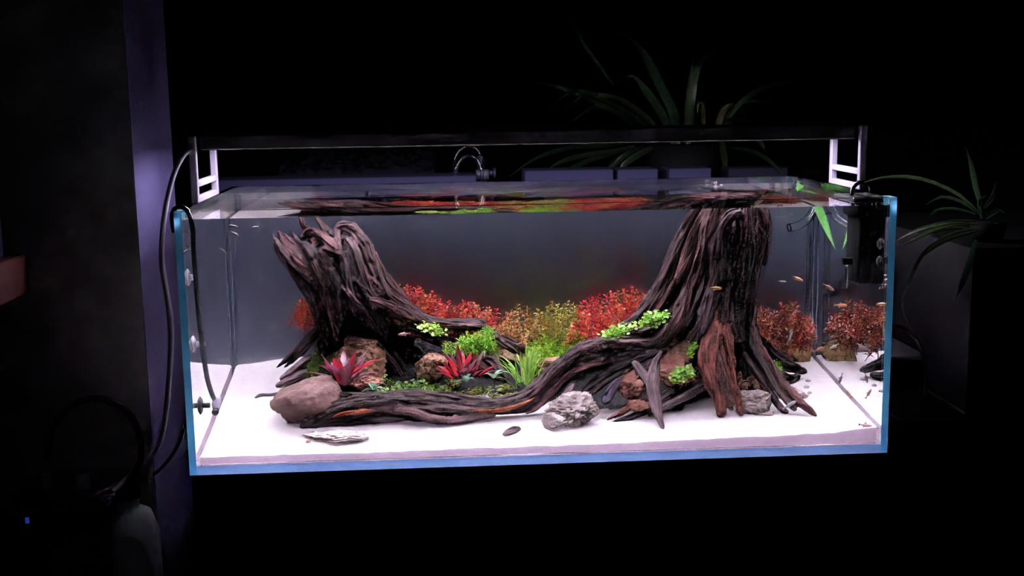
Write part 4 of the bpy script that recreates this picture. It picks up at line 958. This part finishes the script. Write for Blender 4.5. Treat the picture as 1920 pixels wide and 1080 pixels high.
part(box(MB(), (.632, .19, z1-.0118), (.7465, .44, z1-.004), 0, .002), 'lid', mat('case_lid', (.11, .10, .15), .6), sl, False)  # violet lamp light put into the paler lid colour
b = MB(); tube(b, [(A(1682, 612, .22), .004), (A(1700, 618, .20), .004), (A(1720, 640, .16), .004), (A(1733, 680, .12), .004), (A(1735, 740, .10), .004), (A(1733, 790, .08), .004), (A(1730, 850, .07), .004)], 10, 0, .01)
props(b.build('black_cable', M['black_gloss'], None, True, A(1733, 700, .12)), 'black cable curving down from the flat dark case', 'cable')

# left side: hose, valve, board, canister filter
t = thing('outer_hose', A(345, 800, .0), 'thin black hose leaving a clear suction cup low on the outer left pane', 'hose')
b = MB(); tube(b, [(A(346, 796, .05), .003), (A(340, 820, .03), .003), (A(325, 850, .01), .003), (A(305, 875, -.01), .003), (A(288, 890, -.03), .003)], 8, 0, .008); part(b, 'tube', M['black_gloss'], t)
b = MB(); c = A(346, 800, .06); disc(b, Vector((-.6005, c.y, c.z)), (-1, 0, 0), .012, .004, 16, 0, .008); disc(b, Vector((-.6045, c.y, c.z)), (-1, 0, 0), .004, .008, 10); part(b, 'suction_cup', M['clear'], t)
bd = A(25, 520, -.15)
b = MB(); xr = A(52, 510, .15).x; z_t, z_b = A(52, 476, .15).z, A(52, 549, .15).z
box(b, (xr-.30, -.75, z_b), (xr, .158, z_t), 0, .003)
props(b.build('wooden_board', M['shelf'], None, False, (xr-.15, -.3, z_b)), 'red-brown wooden shelf board end at the far left', 'shelf')
b = MB(); xr2 = A(4, 430, .10).x; box(b, (xr2-.15, .0, z_t+.0005), (xr2, .10, A(4, 388, .10).z), 0, .004)
props(b.build('pale_box', M['white'], None, False, (xr2-.07, .05, z_t)), 'pale violet box at the left picture edge, standing on the red-brown board', 'box')
floorz = -.755
cf = thing('canister_filter', A(160, 1000, -.05), 'dark canister filter with hoses at the lower left', 'filter')
c = A(140, 1010, -.02); zt = A(140, 905, -.02).z
b = MB(); box(b, (c.x-.075, -.10, floorz), (c.x+.075, .06, zt-.05), 0, .012); part(b, 'canister', M['violet_dark'], cf)
b = MB(); box(b, (c.x-.082, -.107, zt-.0495), (c.x+.082, .067, zt), 0, .012); part(b, 'pump_head', M['black_gloss'], cf)
q = A(86, 934, -.06); b = MB(); disc(b, (q.x, -.05, zt), (0, 0, 1), .008, .028, 14); part(b, 'hose_stem', M['hose'], cf)
q = A(155, 940, -.06); b = MB(); disc(b, (q.x, -.05, zt), (0, 0, 1), .010, .022, 14); part(b, 'hose_stem', M['hose'], cf)
q = A(50, 977, -.11); led = bpy.data.materials.new('blue_led'); led.use_nodes = True; pbs = led.node_tree.nodes['Principled BSDF']
pbs.inputs['Emission Color'].default_value = (.05, .15, 1, 1); pbs.inputs['Emission Strength'].default_value = .2; pbs.inputs['Base Color'].default_value = (.02, .03, .1, 1)
ctl = thing('controller_box', (q.x, -.08, floorz), 'small black controller with a blue pilot light at the lower left edge', 'controller')
b = MB(); box(b, (q.x-.06, -.105, floorz), (q.x+.020, -.09, q.z+.02), 0, .004); part(b, 'case', M['black'], ctl)
b = MB(); box(b, (q.x-.003, -.109, q.z-.005), (q.x+.003, -.1052, q.z+.005), 0, .001); part(b, 'pilot_light', led, ctl)['label'] = 'blue pilot light'
b = MB(); p = [(A(88, 860, -.0), .006), (A(100, 800, .0), .006), (A(140, 758, .0), .006), (A(190, 748, .0), .006), (A(240, 775, .0), .006), (A(264, 825, .0), .006), (A(262, 870, .0), .006), (A(240, 905, -.02), .006)]
props(tube(b, p, 10, 0, .012).build('filter_hose', M['black_gloss'], None, True, p[0][0]), 'black filter hose arching over the canister filter at the lower left', 'hose')
b = MB(); c = A(240, 1000, -.02); zt2 = A(240, 945, -.02).z
prof = [(.048, floorz), (.052, floorz+.02), (.052, zt2-.05), (.040, zt2-.015), (.022, zt2-.005), (.022, zt2+.012)]; S = 28; vs = []; fs = []
for r, z in prof:
    for k in range(S): vs.append((c.x+r*math.cos(2*PI*k/S), c.y+r*math.sin(2*PI*k/S), z))
for i in range(len(prof)-1):
    for k in range(S): fs.append((i*S+k, i*S+(k+1)%S, (i+1)*S+(k+1)%S, (i+1)*S+k))
fs.append(tuple(range(S-1, -1, -1))); fs.append(tuple((len(prof)-1)*S+k for k in range(S)))
jg = thing('jug', (c.x, c.y, floorz), 'grey plastic jug beside the canister filter at the lower left', 'jug')
part(b.add(vs, fs), 'body', M['jug'], jg); b = MB(); disc(b, (c.x, c.y, zt2+.0125), (0, 0, 1), .025, .018, 24, 0, .024); part(b, 'cap', M['black'], jg)
